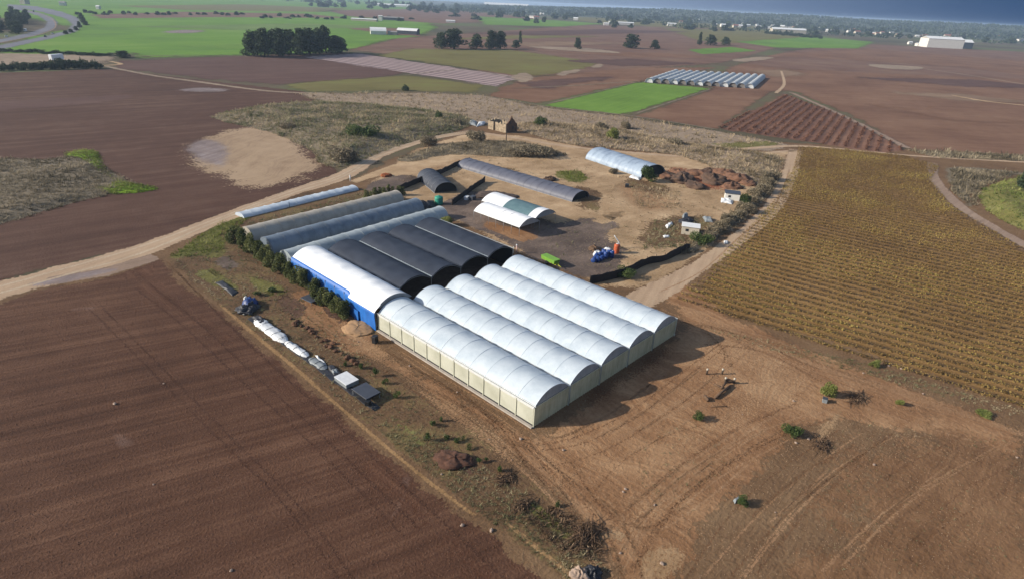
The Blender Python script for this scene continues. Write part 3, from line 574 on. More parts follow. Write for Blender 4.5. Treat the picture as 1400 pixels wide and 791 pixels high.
def arc(w, h, n=18, ell=False):
    if ell: return [(-w/2*math.cos(math.pi*i/n), h*math.sin(math.pi*i/n)**.9) for i in range(n+1)]
    Rr = (w*w/4+h*h)/(2*h); a0 = math.asin(min(1, w/2/Rr)); a0 = math.pi-a0 if h > w/2 else a0
    return [(Rr*math.sin(-a0+2*a0*i/n), Rr*math.cos(-a0+2*a0*i/n)-Rr+h) for i in range(n+1)]
def arch_skin(prof, ys, z0, sag, x0=0, sub=5, along='y', jit=0.0, seed=0):
    """rows of an arched film between the hoops at ys, slightly sunk between them"""
    rows = []
    for i in range(len(ys)-1):
        for k in range(sub+(1 if i == len(ys)-2 else 0)):
            u = k/sub; y = ys[i]+(ys[i+1]-ys[i])*u; s = sag*math.sin(math.pi*u)
            row = []
            for j, (x, z) in enumerate(prof):
                q = j/(len(prof)-1); e = math.sin(math.pi*q)
                nzv = jit*mnoise.noise(Vector((x*.5+seed, y*.35, seed)))
                d = s*(.35+.65*e)-nzv*e
                L = math.hypot(x, z+2) or 1
                row.append((x0+x*(1-d/L), y, z0+z-d*(z+2)/L) if along == 'y' else (y, x0+x*(1-d/L), z0+z-d*(z+2)/L))
            rows.append(row)
    return rows
def face_panel(w, h0, prof, y, x0, z0, inset=0):          # gable infill
    v = [(x0+x, y, z0+z) for x, z in prof]; m = MB(); n = len(v)
    for x, z in prof: pass
    base = [(x0+x, y, z0) for x, z in prof]; fs = []
    for i in range(n-1): fs.append((n+i, n+i+1, i+1, i))
    m.add(v+base, fs); return m

# ---- front greenhouse with five spans
gh = empty('greenhouse', 'large greenhouse of five arched white film spans with cream side walls', 'greenhouse', (0, 0, 0))
L, EV, RISE, SW = 38.3, 3.55, 1.75, 8.0
ys = [L*i/11 for i in range(12)]
pf = arc(SW-.22, RISE, 20)
for s in range(5):
    xc = SW*s+SW/2
    MB().grid(arch_skin(pf, ys, EV, .055, xc, 6, jit=.05, seed=s*3)).build('span_roof', M['film'], gh)
    for y in ys:
        pts = [(xc+x*1.003, y, EV+z*1.003+.008) for x, z in pf]
        MB().tube(pts, .04, 5).build('hoop', M['hoop_white'], gh)
    face_panel(SW, 0, pf, .02, xc, EV).build('gable', M['film_end'], gh)
    g2 = MB()
    for y in (L-.03,): 
        v = face_panel(SW, 0, pf, y, xc, EV); g2.add(v.v, [f[::-1] for f in v.f])
    g2.build('gable', M['film_end'], gh)
    # front wall: pleated net
    rows = []
    for z in (.02, .8, 1.8, 2.8, EV-.06):
        rows.append([(SW*s+.12+(SW-.24)*i/48, -.02+.06*math.sin(i*1.9)*(1-.3*z/EV)+.04*mnoise.noise(Vector((i*.3, z, s))), z) for i in range(49)])
    MB().grid(rows, True).build('front_wall', M['cream_d'], gh)
    MB().grid([[(x, L+.02, z) for x, y, z in r] for r in rows], True, True).build('rear_wall', M['cream_d'], gh)
    m = MB().box((xc, -.10, EV-.02), (SW-.2, .08, .12)); m.build('eave_rail', M['cream'], gh)
for i in range(6):
    x = SW*i
    m = MB(); m.box((x, L/2, EV+.02), (.34, L+.3, .05)); m.box((x-.17, L/2, EV+.10), (.03, L+.3, .16)); m.box((x+.17, L/2, EV+.10), (.03, L+.3, .16))
    m.build('gutter', M['white_steel'], gh)
    MB().box((x, -.10, EV/2), (.16, .16, EV)).build('post', M['cream'], gh)
    if 0 < i < 5: MB().tube([(x+.02, -.24, EV+.1), (x+.02, -.26, .05)], .05, 6).build('downpipe', M['steel'], gh)
for side, x in ((-1, 0), (1, 40)):
    for i in range(11):
        y0, y1 = ys[i]+.1, ys[i+1]-.1
        rows = [[(x+side*(-.02+.09*math.sin(math.pi*q/6)*math.sin(math.pi*min(1, (z-.4)/3.2))), y0+(y1-y0)*q/6, z) for q in range(7)] for z in (.42, 1.0, 1.8, 2.6, 3.1)]
        MB().grid(rows, True, side < 0).build('side_wall', M['cream'], gh)
        MB().box((x+side*.02, (y0+y1)/2, 3.32), (.06, y1-y0+.05, .38)).build('vent_roll', M['white_steel'], gh)
    for y in ys[1:]: MB().box((x+side*.04, y, EV/2), (.14, .14, EV)).build('post', M['cream'], gh)
    MB().box((x+side*.0, L/2, .30), (.05, L-.2, .2)).build('skirt_gap', M['black_gap'], gh)
    MB().box((x+side*.22, L/2, .10), (.55, L+.2, .22)).build('kerb', M['concrete'], gh)

# ---- white span with blue side wall
wh = empty('packing_house', 'long white arched roof span with bright blue tarpaulin side wall', 'greenhouse', (0, L, 0))
y0, y1 = .35, 31.5; EW = 4.3
pw = arc(8.1, 1.75, 22)
wy = [y0+(y1-y0)*i/9 for i in range(10)]
MB().grid(arch_skin(pw, wy, EW-.0, .10, 4.0, 5, jit=.10, seed=31)).build('roof', M['white_film'], wh)
rows = []
for i in range(41):
    y = y0-.1+(y1-y0+.1)*i/40; yy = y+L
    kink = min(1, max(0, (yy-46.2)/1.8))
    zt = 3.85+kink*.62; xt = -.62+kink*.5
    wob = .10*mnoise.noise(Vector((yy*.9, 0, 3)))
    rows.append([(-.55+.12*kink+wob, y, .02), (-.6+.2*kink+wob*1.5, y, zt*.4), (-.62+.3*kink-wob, y, zt*.8), (xt, y, zt), (xt+.3+.05*kink, y, zt+.10)])
MB().grid(rows, True, True).build('side_wall', M['blue'], wh)
m = MB()                                           # roof film flap that hangs lower over the front half
fl = []
for i in range(11):
    y = y0-.15+8.6*i/10; fl.append([(-.66, y, 3.80), (-.5, y, 4.05), (-.05, y, 4.42), (.8, y, 5.02)])
m.grid(fl, True, True); m.build('roof_flap', M['white_film'], wh)
face_panel(8, 0, pw, y0+.02, 4.0, EW).build('gable', M['film_end'], wh)
v = face_panel(8, 0, pw, y1-.02, 4.0, EW); g2 = MB(); g2.add(v.v, [f[::-1] for f in v.f]); g2.build('gable', M['white_film'], wh)
MB().box((4, y1, EW/2), (8, .06, EW)).build('rear_wall', M['white_film'], wh)
for y in wy: MB().box((-.3, y, 2.05), (.10, .10, 4.1)).build('post', M['steel'], wh)
m = MB(); m.box((-.9, 6.0, 1.2), (.05, 1.4, 2.2)); m.build('door', M['blue'], wh)

# ---- black shade-net spans
bk = empty('shade_house', 'black net shade house of four arched spans behind the white greenhouse', 'shade house', (8, 42.6, 0))
yb = [26.0*i/7 for i in range(8)]; EB = 4.45; pb = arc(8.0, 1.5, 20)
for s in range(4):
    xc = 8*s+4
    MB().grid(arch_skin(pb, yb, EB, .09, xc, 4, jit=.2, seed=50+s)).build('span_roof', M['black_net'], bk)
    for y in yb: MB().tube([(xc+x*.97, y, EB+z*.95-.14) for x, z in pb], .045, 5).build('hoop', M['steel'], bk)
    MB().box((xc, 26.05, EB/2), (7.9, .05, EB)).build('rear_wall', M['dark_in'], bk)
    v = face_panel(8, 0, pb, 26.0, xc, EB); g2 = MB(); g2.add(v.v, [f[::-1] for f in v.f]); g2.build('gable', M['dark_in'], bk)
for i in range(5):
    w = M['tun_pale'] if i in (1, 3, 4) else M['black_net']
    rr = [[(8*i-.13+.07*mnoise.noise(Vector((k*.7, i, 1))), 26.0*k/30, EB+.30), (8*i+.0, 26.0*k/30, EB+.24), (8*i+.15+.09*mnoise.noise(Vector((k*.9, i, 2))), 26.0*k/30, EB+.30)] for k in range(31)]
    MB().grid(rr).build('gutter', w, bk)
    for y in (0, 13, 26): MB().box((8*i, y, EB/2), (.1, .1, EB)).build('post', M['steel'], bk)
MB().box((31.95, 13, EB/2), (.05, 26, EB)).build('side_wall', M['dark_in'], bk)
sheet('shade_floor', [(8.5, 38.8), (39.8, 38.8), (39.8, 68), (8.5, 68)], M['greyyard'], 9, .3, .1, world=True)
MB().box((32.0, -.2, 4.4), (.1, .1, 1.6)).build('vent_pipe', M['white_steel'], bk)

# ---- tunnels
def tunnel(name, label, cat, P0, P1, w, h, mat, bays, ell=True, ends=(None, None), sag=.1, jit=.08, group=None, parts=True, inset=.0, hoopmat=None, z0=0):
    P0, P1 = np.array(P0, float), np.array(P1, float); Ln = np.linalg.norm(P1-P0); a = math.atan2(P1[1]-P0[1], P1[0]-P0[0])
    t = empty(name, label, cat, (P0[0], P0[1], z0), a, group)
    p = arc(w, h, 18, ell); hs = [Ln*i/bays for i in range(bays+1)]
    MB().grid(arch_skin(p, hs, 0, sag, 0, 4, 'x', jit, P0[0]), True, True).build('cover', mat, t)
    if parts:
        for y in hs: MB().tube([(y, x*1.003, z*1.003+.01) for x, z in p], .04, 5).build('hoop', hoopmat or mat, t)
        for s in (-1, 1): MB().box((Ln/2, s*w/2, .08), (Ln, .12, .16)).build('base_rail', M['steel'], t)
    for k, em in enumerate(ends):
        if em is None: continue
        x = inset if k == 0 else Ln-inset
        v = [(x, q[0]*.985, q[1]*.985) for q in p]; n = len(v); f = tuple(range(n))
        MB().add(v, [f if k == 1 else f[::-1]]).build('end_wall', em, t)
    return t
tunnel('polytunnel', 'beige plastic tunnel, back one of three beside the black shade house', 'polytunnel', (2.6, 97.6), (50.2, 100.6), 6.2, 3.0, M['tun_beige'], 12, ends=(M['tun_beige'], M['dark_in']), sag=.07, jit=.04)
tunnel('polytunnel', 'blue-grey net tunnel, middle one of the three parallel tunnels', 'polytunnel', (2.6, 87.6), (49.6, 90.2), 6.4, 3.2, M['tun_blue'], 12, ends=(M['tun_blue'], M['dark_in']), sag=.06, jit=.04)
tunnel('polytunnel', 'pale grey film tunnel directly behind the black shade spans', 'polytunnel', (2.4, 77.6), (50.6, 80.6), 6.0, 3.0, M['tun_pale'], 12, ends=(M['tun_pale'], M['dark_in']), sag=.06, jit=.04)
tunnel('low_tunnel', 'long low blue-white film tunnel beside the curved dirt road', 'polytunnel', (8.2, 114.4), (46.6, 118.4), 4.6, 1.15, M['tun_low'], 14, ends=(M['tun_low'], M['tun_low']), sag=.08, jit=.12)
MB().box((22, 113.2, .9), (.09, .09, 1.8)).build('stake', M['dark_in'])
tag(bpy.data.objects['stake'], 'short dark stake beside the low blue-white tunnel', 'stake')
tunnel('net_tunnel', 'short black net tunnel with open dark end beside the teal tank', 'shade tunnel', (73.4, 114.6), (67.0, 97.6), 7.6, 3.3, M['tun_dark'], 5, ends=(M['dark_in'], M['dark_in']), sag=.12, inset=.6, hoopmat=M['steel'])  # recessed near-black panels paint the shade inside the open end
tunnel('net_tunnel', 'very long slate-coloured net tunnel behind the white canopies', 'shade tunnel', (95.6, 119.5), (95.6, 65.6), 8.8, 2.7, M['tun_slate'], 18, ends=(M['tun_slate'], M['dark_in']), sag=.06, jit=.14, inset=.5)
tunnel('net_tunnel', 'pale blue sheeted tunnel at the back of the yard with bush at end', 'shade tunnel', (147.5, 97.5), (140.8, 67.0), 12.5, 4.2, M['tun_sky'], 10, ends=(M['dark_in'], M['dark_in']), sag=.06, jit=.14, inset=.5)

# ---- open white canopies
def canopy(label, x0, x1, ya, yb_, secs, ev=2.7, rise=1.7):
    t = empty('canopy', label, 'canopy', ((x0+x1)/2, ya, 0)); w = x1-x0; p = arc(w, rise, 16)
    for i, (u, v, m) in enumerate(secs):
        A, B = (yb_-ya)*u, (yb_-ya)*v; n = max(2, int((B-A)/1.5)); yy = [A+(B-A)*k/n for k in range(n+1)]
        MB().grid(arch_skin(p, yy, ev+(.02 if i % 2 else 0), .06, 0, 3, jit=.05, seed=i+70)).build('cover', m, t)
    n = 6
    for k in range(n+1):
        y = (yb_-ya)*k/n
        for s in (-1, 1): MB().tube([(s*w/2*.99, y, 0), (s*w/2*.99, y, ev)], .05, 6).build('post', M['steel'], t)
        MB().tube([(x*.99, y, ev+z*.98-.03) for x, z in p], .04, 5).build('hoop', M['steel'], t)
    v = face_panel(w, 0, p, .05, 0, ev); MB().add(v.v, v.f).build('gable', M['film_end'], t)
    for s in (-1, 1): MB().box((s*w/2, (yb_-ya)/2, ev), (.1, yb_-ya, .12)).build('eave_rail', M['white_steel'], t)
    return t
canopy('open-sided canopy with all-white arched cover, nearer of the two in the yard', 55.6, 63.6, 55.0, 72.5, [(0, 1, M['white_film'])])
canopy('open-sided canopy with teal net patch between white covers', 63.9, 72.8, 57.0, 78.0, [(0, .13, M['white_film']), (.13, .60, M['teal_net']), (.60, 1, M['white_film'])])

# ================================================================== vegetation
def pxm(P): return float((np.array([P[0], P[1], 0])-[CX, CY, CZ])@fw)/F      # metres per photo pixel
LM = {}
LM['dark'] = leafmat('dark_tree_leaf', S(40, 50, 38), S(62, 76, 54), S(94, 106, 74))
LM['olive'] = leafmat('olive_shrub_leaf', S(52, 62, 32), S(94, 102, 58), S(142, 142, 92))
LM['green'] = leafmat('green_shrub_leaf', S(44, 58, 30), S(74, 92, 48), S(114, 126, 74))
LM['lime'] = leafmat('light_shrub_leaf', S(84, 94, 44), S(126, 136, 70), S(170, 168, 104))
LM['grey'] = leafmat('grey_scrub_leaf', S(92, 84, 66), S(136, 124, 102), S(176, 162, 136))
LM['vine'] = leafmat('vine_leaf', S(114, 90, 58, 1.1), S(142, 118, 68, 1.1), S(162, 146, 80, 1.1))
LM['redvine'] = leafmat('bare_vine', S(84, 56, 46), S(114, 80, 64), S(146, 108, 86))
LM['straw'] = leafmat('dry_tuft', S(108, 96, 70, 1.1), S(154, 136, 108, 1.1), S(196, 176, 146, 1.1))
LM['weed'] = leafmat('weed_tuft', S(84, 90, 58, 1.1), S(130, 126, 94, 1.15), S(172, 158, 128, 1.15))
LM['brush'] = leafmat('dry_brushwood', S(56, 42, 32), S(92, 72, 56), S(140, 118, 94), 0)
LM['bright'] = leafmat('bright_grass_tuft', S(92, 98, 44), S(122, 132, 58), S(160, 158, 96))
BARK = simple('bark', S(84, 68, 54), .9, .2, 3, bump=.5)

def crown_mesh(blobs, n, leaf, mat, g, name='crown', flat=0, tbias=0.):
    P, c = crown_points(blobs, n, g)
    bt = g.uniform(-.22, .22, len(blobs))
    t = .5+bt[c]+g.normal(0, .2, n)+tbias
    return quads_obj(name, leaf_quads(P, leaf, g, flat), t, mat)
def plant(name, label, cat, mat, w, h, n, leaf, loc=(0, 0, 0), group=None, trunk=.25, nb=7, g=rng, shape='round', dens=1., part='crown', limbs=3):
    """a tapered trunk with limbs and a crown of many leaf clumps"""
    t = empty(name, label, cat, loc, 0, group)
    th = h*trunk; bl = []
    for k in range(nb):
        q = 2*math.pi*k/nb+g.uniform(-.5, .5)
        if shape == 'round': zz = g.uniform(th+.15*(h-th), h*.86); rr = w*.5*g.uniform(.15, .62)*(1.15-.6*abs(zz/h-.5)); s = w*g.uniform(.18, .30)
        elif shape == 'tall': zz = th+(h-th)*(k+.5)/nb; rr = w*.18*g.uniform(.2, 1); s = w*g.uniform(.30, .46)*(1.15-.6*k/nb)
        elif shape == 'full':
            u = (k+.5)/nb; zz = h*(.12+.78*u); q += 2.4*k; rr = w*.5*g.uniform(.12, .66)*(1.1-.8*u**2); s = w*g.uniform(.13, .29)*(1.1-.4*u)
        else: zz = g.uniform(.2*h, .66*h); rr = w*.5*g.uniform(.1, .68); s = w*g.uniform(.16, .28)
        bl.append((rr*math.cos(q), rr*math.sin(q), zz, s, s, min(s*g.uniform(.75, 1.1), max(.1, h-zz), zz*.98)))
    if shape == 'round': bl.append((0, 0, th+(h-th)*.45, w*.30, w*.30, (h-th)*.38))
    cr = crown_mesh(bl, n, leaf, mat, g, part); cr.parent = t
    m = MB(); r0 = max(.04, h*.022)
    m.tube([(0, 0, -.1), (.02*h, 0, h*.22), (.01*h, .02*h, h*.6)], [r0*1.3, r0, r0*.35], 6)
    for k in range(limbs):
        q = 2*math.pi*k/limbs+.6; m.tube([(.015*h, 0, h*(.16+.08*k)), (math.cos(q)*w*.2, math.sin(q)*w*.2, h*(.4+.08*k)), (math.cos(q)*w*.33, math.sin(q)*w*.33, h*(.55+.06*k))], [r0*.6, r0*.4, r0*.15], 5)
    m.build('trunk', BARK, t)
    return t
PROTO = {}
def at(px, py, layer=0): P = G(px, py); return (P[0], P[1], zl(P, layer))
class Kind:
    """several variants of one plant, built once and then copied"""
    def __init__(s, nv, **kw): s.nv, s.kw, s.m = nv, kw, []
    def put(s, name, label, cat, loc, sw=1., sh=1., group=None):
        if len(s.m) < s.nv:
            o = plant(name, label, cat, loc=loc, group=group, **s.kw)
            s.m.append((o, list(o.children)))
        else:
            p, kids = s.m[rnd.randrange(s.nv)]
            o = p.copy(); col.objects.link(o); o.name = name; o['label'] = label; o['category'] = cat
            if group: o['group'] = group
            elif 'group' in o: del o['group']
            o.location = loc
            for k in kids:
                c = k.copy(); col.objects.link(c); c.parent = o
        o.rotation_euler = (0, 0, rnd.uniform(0, 6.28)); o.scale = (sw/s.kw['w']*rnd.uniform(.82, 1.18), sw/s.kw['w']*rnd.uniform(.82, 1.18), sh/s.kw['h'])
        return o
K = dict(
    big=Kind(5, mat=LM['dark'], w=16, h=24, n=2600, leaf=1.4, trunk=.04, nb=22, shape='full'),
    town=Kind(6, mat=LM['dark'], w=12, h=11, n=220, leaf=3.0, trunk=.03, nb=7, shape='full'),
    hedge=Kind(4, mat=LM['olive'], w=3.2, h=3.0, n=2600, leaf=.24, trunk=.10, nb=10, shape='full'),
    cypress=Kind(3, mat=LM['olive'], w=2.2, h=3.4, n=900, leaf=.32, trunk=.08, nb=5, shape='tall'),
    bush=Kind(4, mat=LM['grey'], w=4, h=2.4, n=2600, leaf=.26, trunk=.1, nb=8, shape='bush'),
    green=Kind(3, mat=LM['green'], w=5, h=4, n=3200, leaf=.3, trunk=.1, nb=9, shape='bush'),
    lime=Kind(2, mat=LM['lime'], w=5, h=4, n=2600, leaf=.32, trunk=.12, nb=8, shape='bush'),
    young=Kind(3, mat=LM['green'], w=1.6, h=1.5, n=600, leaf=.17, trunk=.2, nb=6, shape='bush'),
    darkhedge=Kind(4, mat=LM['dark'], w=9, h=7, n=500, leaf=1.2, trunk=.08, nb=7, shape='bush'),
)
def putpx(kind, name, label, cat, px, py, wpx, hpx, group=None):
    P = G(px, py); k = pxm(P); c = math.cos(math.asin(min(.99, CZ/np.linalg.norm([P[0]-CX, P[1]-CY, CZ]))))
    return K[kind].put(name, label, cat, (P[0], P[1], zl(P, 5)), wpx*k, hpx*k/c, group)

# trees standing in the fields
for px, py, w, h in [(348, 77, 24, 34), (362, 78, 24, 38), (374, 74, 22, 33), (386, 77, 24, 36), (398, 73, 22, 32), (412, 76, 24, 36), (424, 75, 22, 36), (437, 74, 20, 34), (446, 73, 18, 37), (459, 73, 20, 24), (467, 72, 14, 20), (354, 73, 20, 28), (430, 71, 20, 27)]:
    putpx('big', 'grove_tree', 'tall dark tree in the dense grove between green and purple fields', 'tree', px, py, w*1.5, h, 'trees of the dark grove')
for px, py, w, h in [(604, 67, 22, 22), (621, 67, 30, 27), (651, 67, 22, 20), (672, 67, 18, 24), (684, 67, 22, 24)]:
    putpx('big', 'field_tree', 'dark rounded tree in the line of trees beyond the pinkish netted strip', 'tree', px, py, w*1.15, h, 'line of trees beyond the netted strip')
for px, py, w, h, lb in [(706, 66, 15, 11, 'low dark tree at the right end of the tree line beyond the netted strip'),
                         (711, 60, 6, 17, 'thin pointed tree at the right end of the far tree line'),
                         (789, 67, 13, 15, 'small conical grey-green tree standing alone in the brown field'),
                         (863, 66, 30, 18, 'broad dark round tree standing alone in the brown field'),
                         (895, 67, 16, 12, 'small grey-green tree just right of the broad dark tree'),
                         (956, 62, 9, 17, 'narrow upright tree at the left of the trio by the small green field'),
                         (971, 62, 18, 14, 'rounded middle tree of the trio by the small green field'),
                         (991, 62, 15, 11, 'low dark right-hand tree of the trio by the small green field'),
                         (168, 79, 26, 9, 'wide dark bush on the lower edge of the big green field'),
                         (1396, 262, 26, 34, 'dark green tree on the grassy bank at the right edge')]:
    putpx('big', 'tree', lb, 'tree', px, py, w, h)
putpx('darkhedge', 'field_bush', 'round dark bush alone on the olive pasture', 'bush', 555, 124, 13, 9)
for i in range(30):
    px = -8+i*5; py = 97-.02*i*5+rnd.uniform(-.8, .8)-(3 if i % 3 == 0 else 0)
    putpx('darkhedge', 'hedge_tree', 'dark bushy tree in the thick hedge along the ploughed field', 'tree', px, py, 11, rnd.uniform(9, 15) if px > 60 else rnd.uniform(8, 12), 'trees of the thick hedge')
for i in range(26):
    putpx('darkhedge', 'verge_bush', 'low bush in the strip along the foot of the big green field', 'bush', -5+i*6.2, 70.5+rnd.uniform(-1, 1)+i*.25, 12, rnd.uniform(3, 5.5), 'bushes below the big green field')
for i in range(34):
    px, py = rnd.uniform(-12, 48), rnd.uniform(22, 47)
    if px > 44-abs(py-30)*.6: px -= 14
    putpx('big', 'roadside_tree', 'dark tree in the wood inside the bend of the motorway', 'tree', px, py, 13, rnd.uniform(9, 14), 'trees inside the motorway bend')
for px, py, h in [(112, 28, 10), (115, 33, 9), (109, 38, 8), (104, 42, 6), (97, 45, 5), (90, 47, 5), (118, 35, 6)]:
    putpx('big', 'motorway_tree', 'tree between the motorway bend and the green field', 'tree', px, py, 9, h, 'trees between motorway and field')
for i in range(17):
    putpx('darkhedge', 'hangar_bush', 'dark bush in the row below the long far pale shed', 'bush', 1048+i*4.6, 46.5+i*.42+rnd.uniform(-.5, .5), 8, rnd.uniform(4, 6), 'bushes below the far pale shed')
for x0, x1, y, n in [(95, 340, 19, 22), (350, 480, 24, 14), (490, 565, 27, 8)]:
    for i in range(n):
        putpx('town', 'far_hedge_tree', 'far dark tree in the hedge lines crossing the green plain', 'tree', x0+(x1-x0)*(i+rnd.random())/n, y+rnd.uniform(-2, 1.5)+(x1-x0)*0+ (i/n)*2, 9, rnd.uniform(2.5, 5), 'trees of the far hedge lines')
# the town under its trees
def yh(x): return 1.2+.0487*(x-700)
town = []
for i in range(230):
    px = rnd.uniform(420, 1420); d = rnd.choice([rnd.uniform(12, 22), rnd.uniform(14, 30)])
    if px < 620: d = rnd.uniform(13, 22)
    if px > 1000: d = rnd.uniform(8, 28)
    town.append((px, yh(px)+d))
for px, py in town:
    putpx('town', 'town_tree', 'dark tree among the houses of the distant town', 'tree', px, py, rnd.uniform(8, 14), rnd.uniform(4, 7.5), 'trees of the distant town')
# a low wooded rise that closes the plain
def hill(az, d):
    t = min(1, max(0, (d-3300)/1900)); t = t*t*(3-2*t)
    e = min(1, max(0, (az+.12)/.3)); return 53*t*e*(.82+.22*mnoise.noise(Vector((az*9, d*.0006, 2)))+.1*mnoise.noise(Vector((az*40, d*.002, 5))))
AZ = lambda px: math.atan((px-700)/F/math.cos(PITCH))
rows = []
for i in range(15):
    d = 3300+i*330; row = []
    for k in range(121):
        az = -.16+.95*k/120; a = YAW+az; row.append((CX+math.sin(a)*d, CY+math.cos(a)*d, hill(az, d)-.5+d*.00012))
    rows.append(row)
hl = MB().grid(rows, True, True).build('hills', simple('wooded_hill', S(58, 68, 52), .95, .22, .01, c2=S(82, 84, 62))); hl['kind'] = 'structure'
# woods reading as one mass along the horizon
P = []; Sz = []
for i in range(4200):
    px = rnd.uniform(560, 1460); lo_ = 7 if px > 700 else 10
    d = rnd.uniform(lo_, 27 if px > 900 else 20)
    if mnoise.noise(Vector((px*.022, d*.16, 1)))+.4*mnoise.noise(Vector((px*.07, d*.5, 4))) < -.02: continue
    p = G(px, yh(px)+d)
    for k in range(5): P.append((p[0]+rnd.gauss(0, 7), p[1]+rnd.gauss(0, 7), rnd.uniform(1, 9))); Sz.append(rnd.uniform(5, 9))
for i in range(3000):
    px = rnd.uniform(-60, 1460); d = rnd.uniform(2.2, 8) if px > 560 else rnd.uniform(5, 17)
    if 60 < px < 560 and rnd.random() < .55: continue
    p = G(px, yh(px)+d)
    hgt = rnd.uniform(8, 15); 
    for k in range(7): P.append((p[0]+rnd.gauss(0, 9), p[1]+rnd.gauss(0, 9), rnd.uniform(1, hgt))); Sz.append(rnd.uniform(7, 12))
for i in range(3600):
    az = rnd.uniform(-.1, .74); d = rnd.uniform(3400, 5600); a = YAW+az; z0 = hill(az, d); x, y = CX+math.sin(a)*d, CY+math.cos(a)*d
    for k in range(5): P.append((x+rnd.gauss(0, 12), y+rnd.gauss(0, 12), z0+rnd.uniform(1, 11))); Sz.append(rnd.uniform(9, 15))
tag(quads_obj('far_woodland', leaf_quads(np.array(P), np.array(Sz), rng, 0), rng.uniform(0, .7, len(P)), LM['dark']), kind='stuff')

# hedge beside the blue wall
for i, (px, py) in enumerate([(323, 334), (332, 340), (345, 349), (355, 356), (364, 362), (372, 367), (385, 376), (397, 384), (408, 392), (417, 398), (432, 409), (443, 418), (452, 424), (461, 431), (470, 437)]):
    putpx('hedge', 'hedge_shrub', 'rounded olive-green shrub in the row along the blue wall', 'shrub', px, py-3, rnd.uniform(22, 29), rnd.uniform(19, 28), 'shrubs along the blue wall')
for i in range(9):
    putpx('cypress', 'upright_shrub', 'upright olive shrub in the short row at the end of the beige tunnel', 'shrub', 501+i*6.2, 273-i*.9+rnd.uniform(-1, 1), 9, rnd.uniform(11, 16), 'upright shrubs by the beige tunnel')
# separate bushes on the waste ground
for kd, px, py, w, h, lb in [
    ('green', 497, 192, 40, 22, 'large green bush in the middle of the scrub beyond the curved road'),
    ('bush', 470, 222, 40, 22, 'big grey-brown thicket where the scrub meets the curved road'),
    ('green', 600, 166, 14, 17, 'upright green bush left of the ruined house'),
    ('bush', 620, 170, 30, 10, 'flat dark bush beside the pale slabs near the ruin'),
    ('green', 738, 173, 19, 15, 'round green bush right of the ruined house'),
    ('lime', 837, 192, 21, 20, 'bright yellow-green bush on the dry grass above the yard'),
    ('bush', 648, 194, 26, 16, 'rounded brown bush on the bend of the dirt road'),
    ('bush', 820, 178, 22, 12, 'dark brown bush on the dry bank left of the bright bush'),
    ('bush', 856, 176, 18, 12, 'reddish brown bush right behind the bright yellow-green bush'),
    ('bush', 922, 200, 20, 11, 'grey bush alone on the dry grass above the pale blue tunnel'),
    ('green', 886, 248, 24, 25, 'olive-green bush in front of the pale blue tunnel end'),
    ('green', 1018, 282, 17, 20, 'bright green shrub on the bank beside the vineyard track'),
    ('lime', 611, 308, 18, 15, 'yellow-green bush at the corner of the black shade house'),
    ('green', 855, 378, 34, 13, 'dark green weeds growing along the black fence'),
    ('green', 958, 334, 32, 16, 'green bush in front of the white shed by the bank'),
    ('bush', 838, 237, 16, 9, 'dark low bush at the side of the pale blue tunnel'),
    ('bush', 735, 213, 50, 14, 'broad grey leafless thicket below the dirt road'),
    ('bush', 395, 178, 22, 11, 'dark low bush at the left edge of the scrub'),
    ('bush', 700, 212, 24, 11, 'grey-brown bush left of the broad leafless thicket'),
    ('bush', 583, 199, 26, 14, 'dark thicket along the upper side of the curved road'),
    ('lime', 1131, 541, 24, 22, 'small yellow-green tree alone on the bare brown ground'),
    ('green', 1082, 594, 24, 13, 'bright green low plant on the bare tan ground'),
    ('green', 955, 573, 17, 11, 'dark green plant below the heap of timbers'),
    ('green', 1014, 689, 18, 11, 'small green plant beside grey litter on the bare ground'),
    ('lime', 1230, 553, 12, 9, 'tiny pale green plant right of the brushwood pile'),
    ('lime', 1345, 567, 22, 6, 'flat straggling weed at the lower edge of the vineyard'),
    ('lime', 1196, 500, 16, 9, 'yellow weed clump at the corner of the vineyard')]:
    putpx(kd, 'bush', lb, 'bush', px, py, w, h)
for i in range(16):
    px, py = [(1055, 246), (1050, 255), (1043, 262), (1036, 270), (1028, 277), (1020, 290), (1010, 297), (1002, 303), (994, 309), (985, 315), (978, 319), (970, 326), (1046, 248), (1030, 266), (1012, 288), (990, 304)][i]
    putpx('bush', 'bank_shrub', 'straggling grey shrub on the bank along the vineyard track', 'shrub', px, py, rnd.uniform(18, 26), rnd.uniform(10, 15), 'shrubs on the bank')
for px, py, w, h in [(592, 582, 9, 11), (585, 602, 11, 12), (612, 600, 10, 10), (624, 604, 9, 9), (633, 600, 7, 6), (641, 613, 9, 8), (655, 632, 10, 7), (665, 630, 7, 6), (683, 643, 10, 11), (762, 692, 9, 9), (494, 503, 9, 12), (514, 514, 10, 13), (527, 524, 9, 10), (543, 543, 11, 12), (603, 575, 7, 10), (472, 500, 8, 9), (352, 404, 12, 9), (372, 398, 14, 9)]:
    putpx('young', 'young_shrub', 'small green seedling in the line between field and greenhouse', 'plant', px, py, w, h, 'seedlings beside the greenhouse')

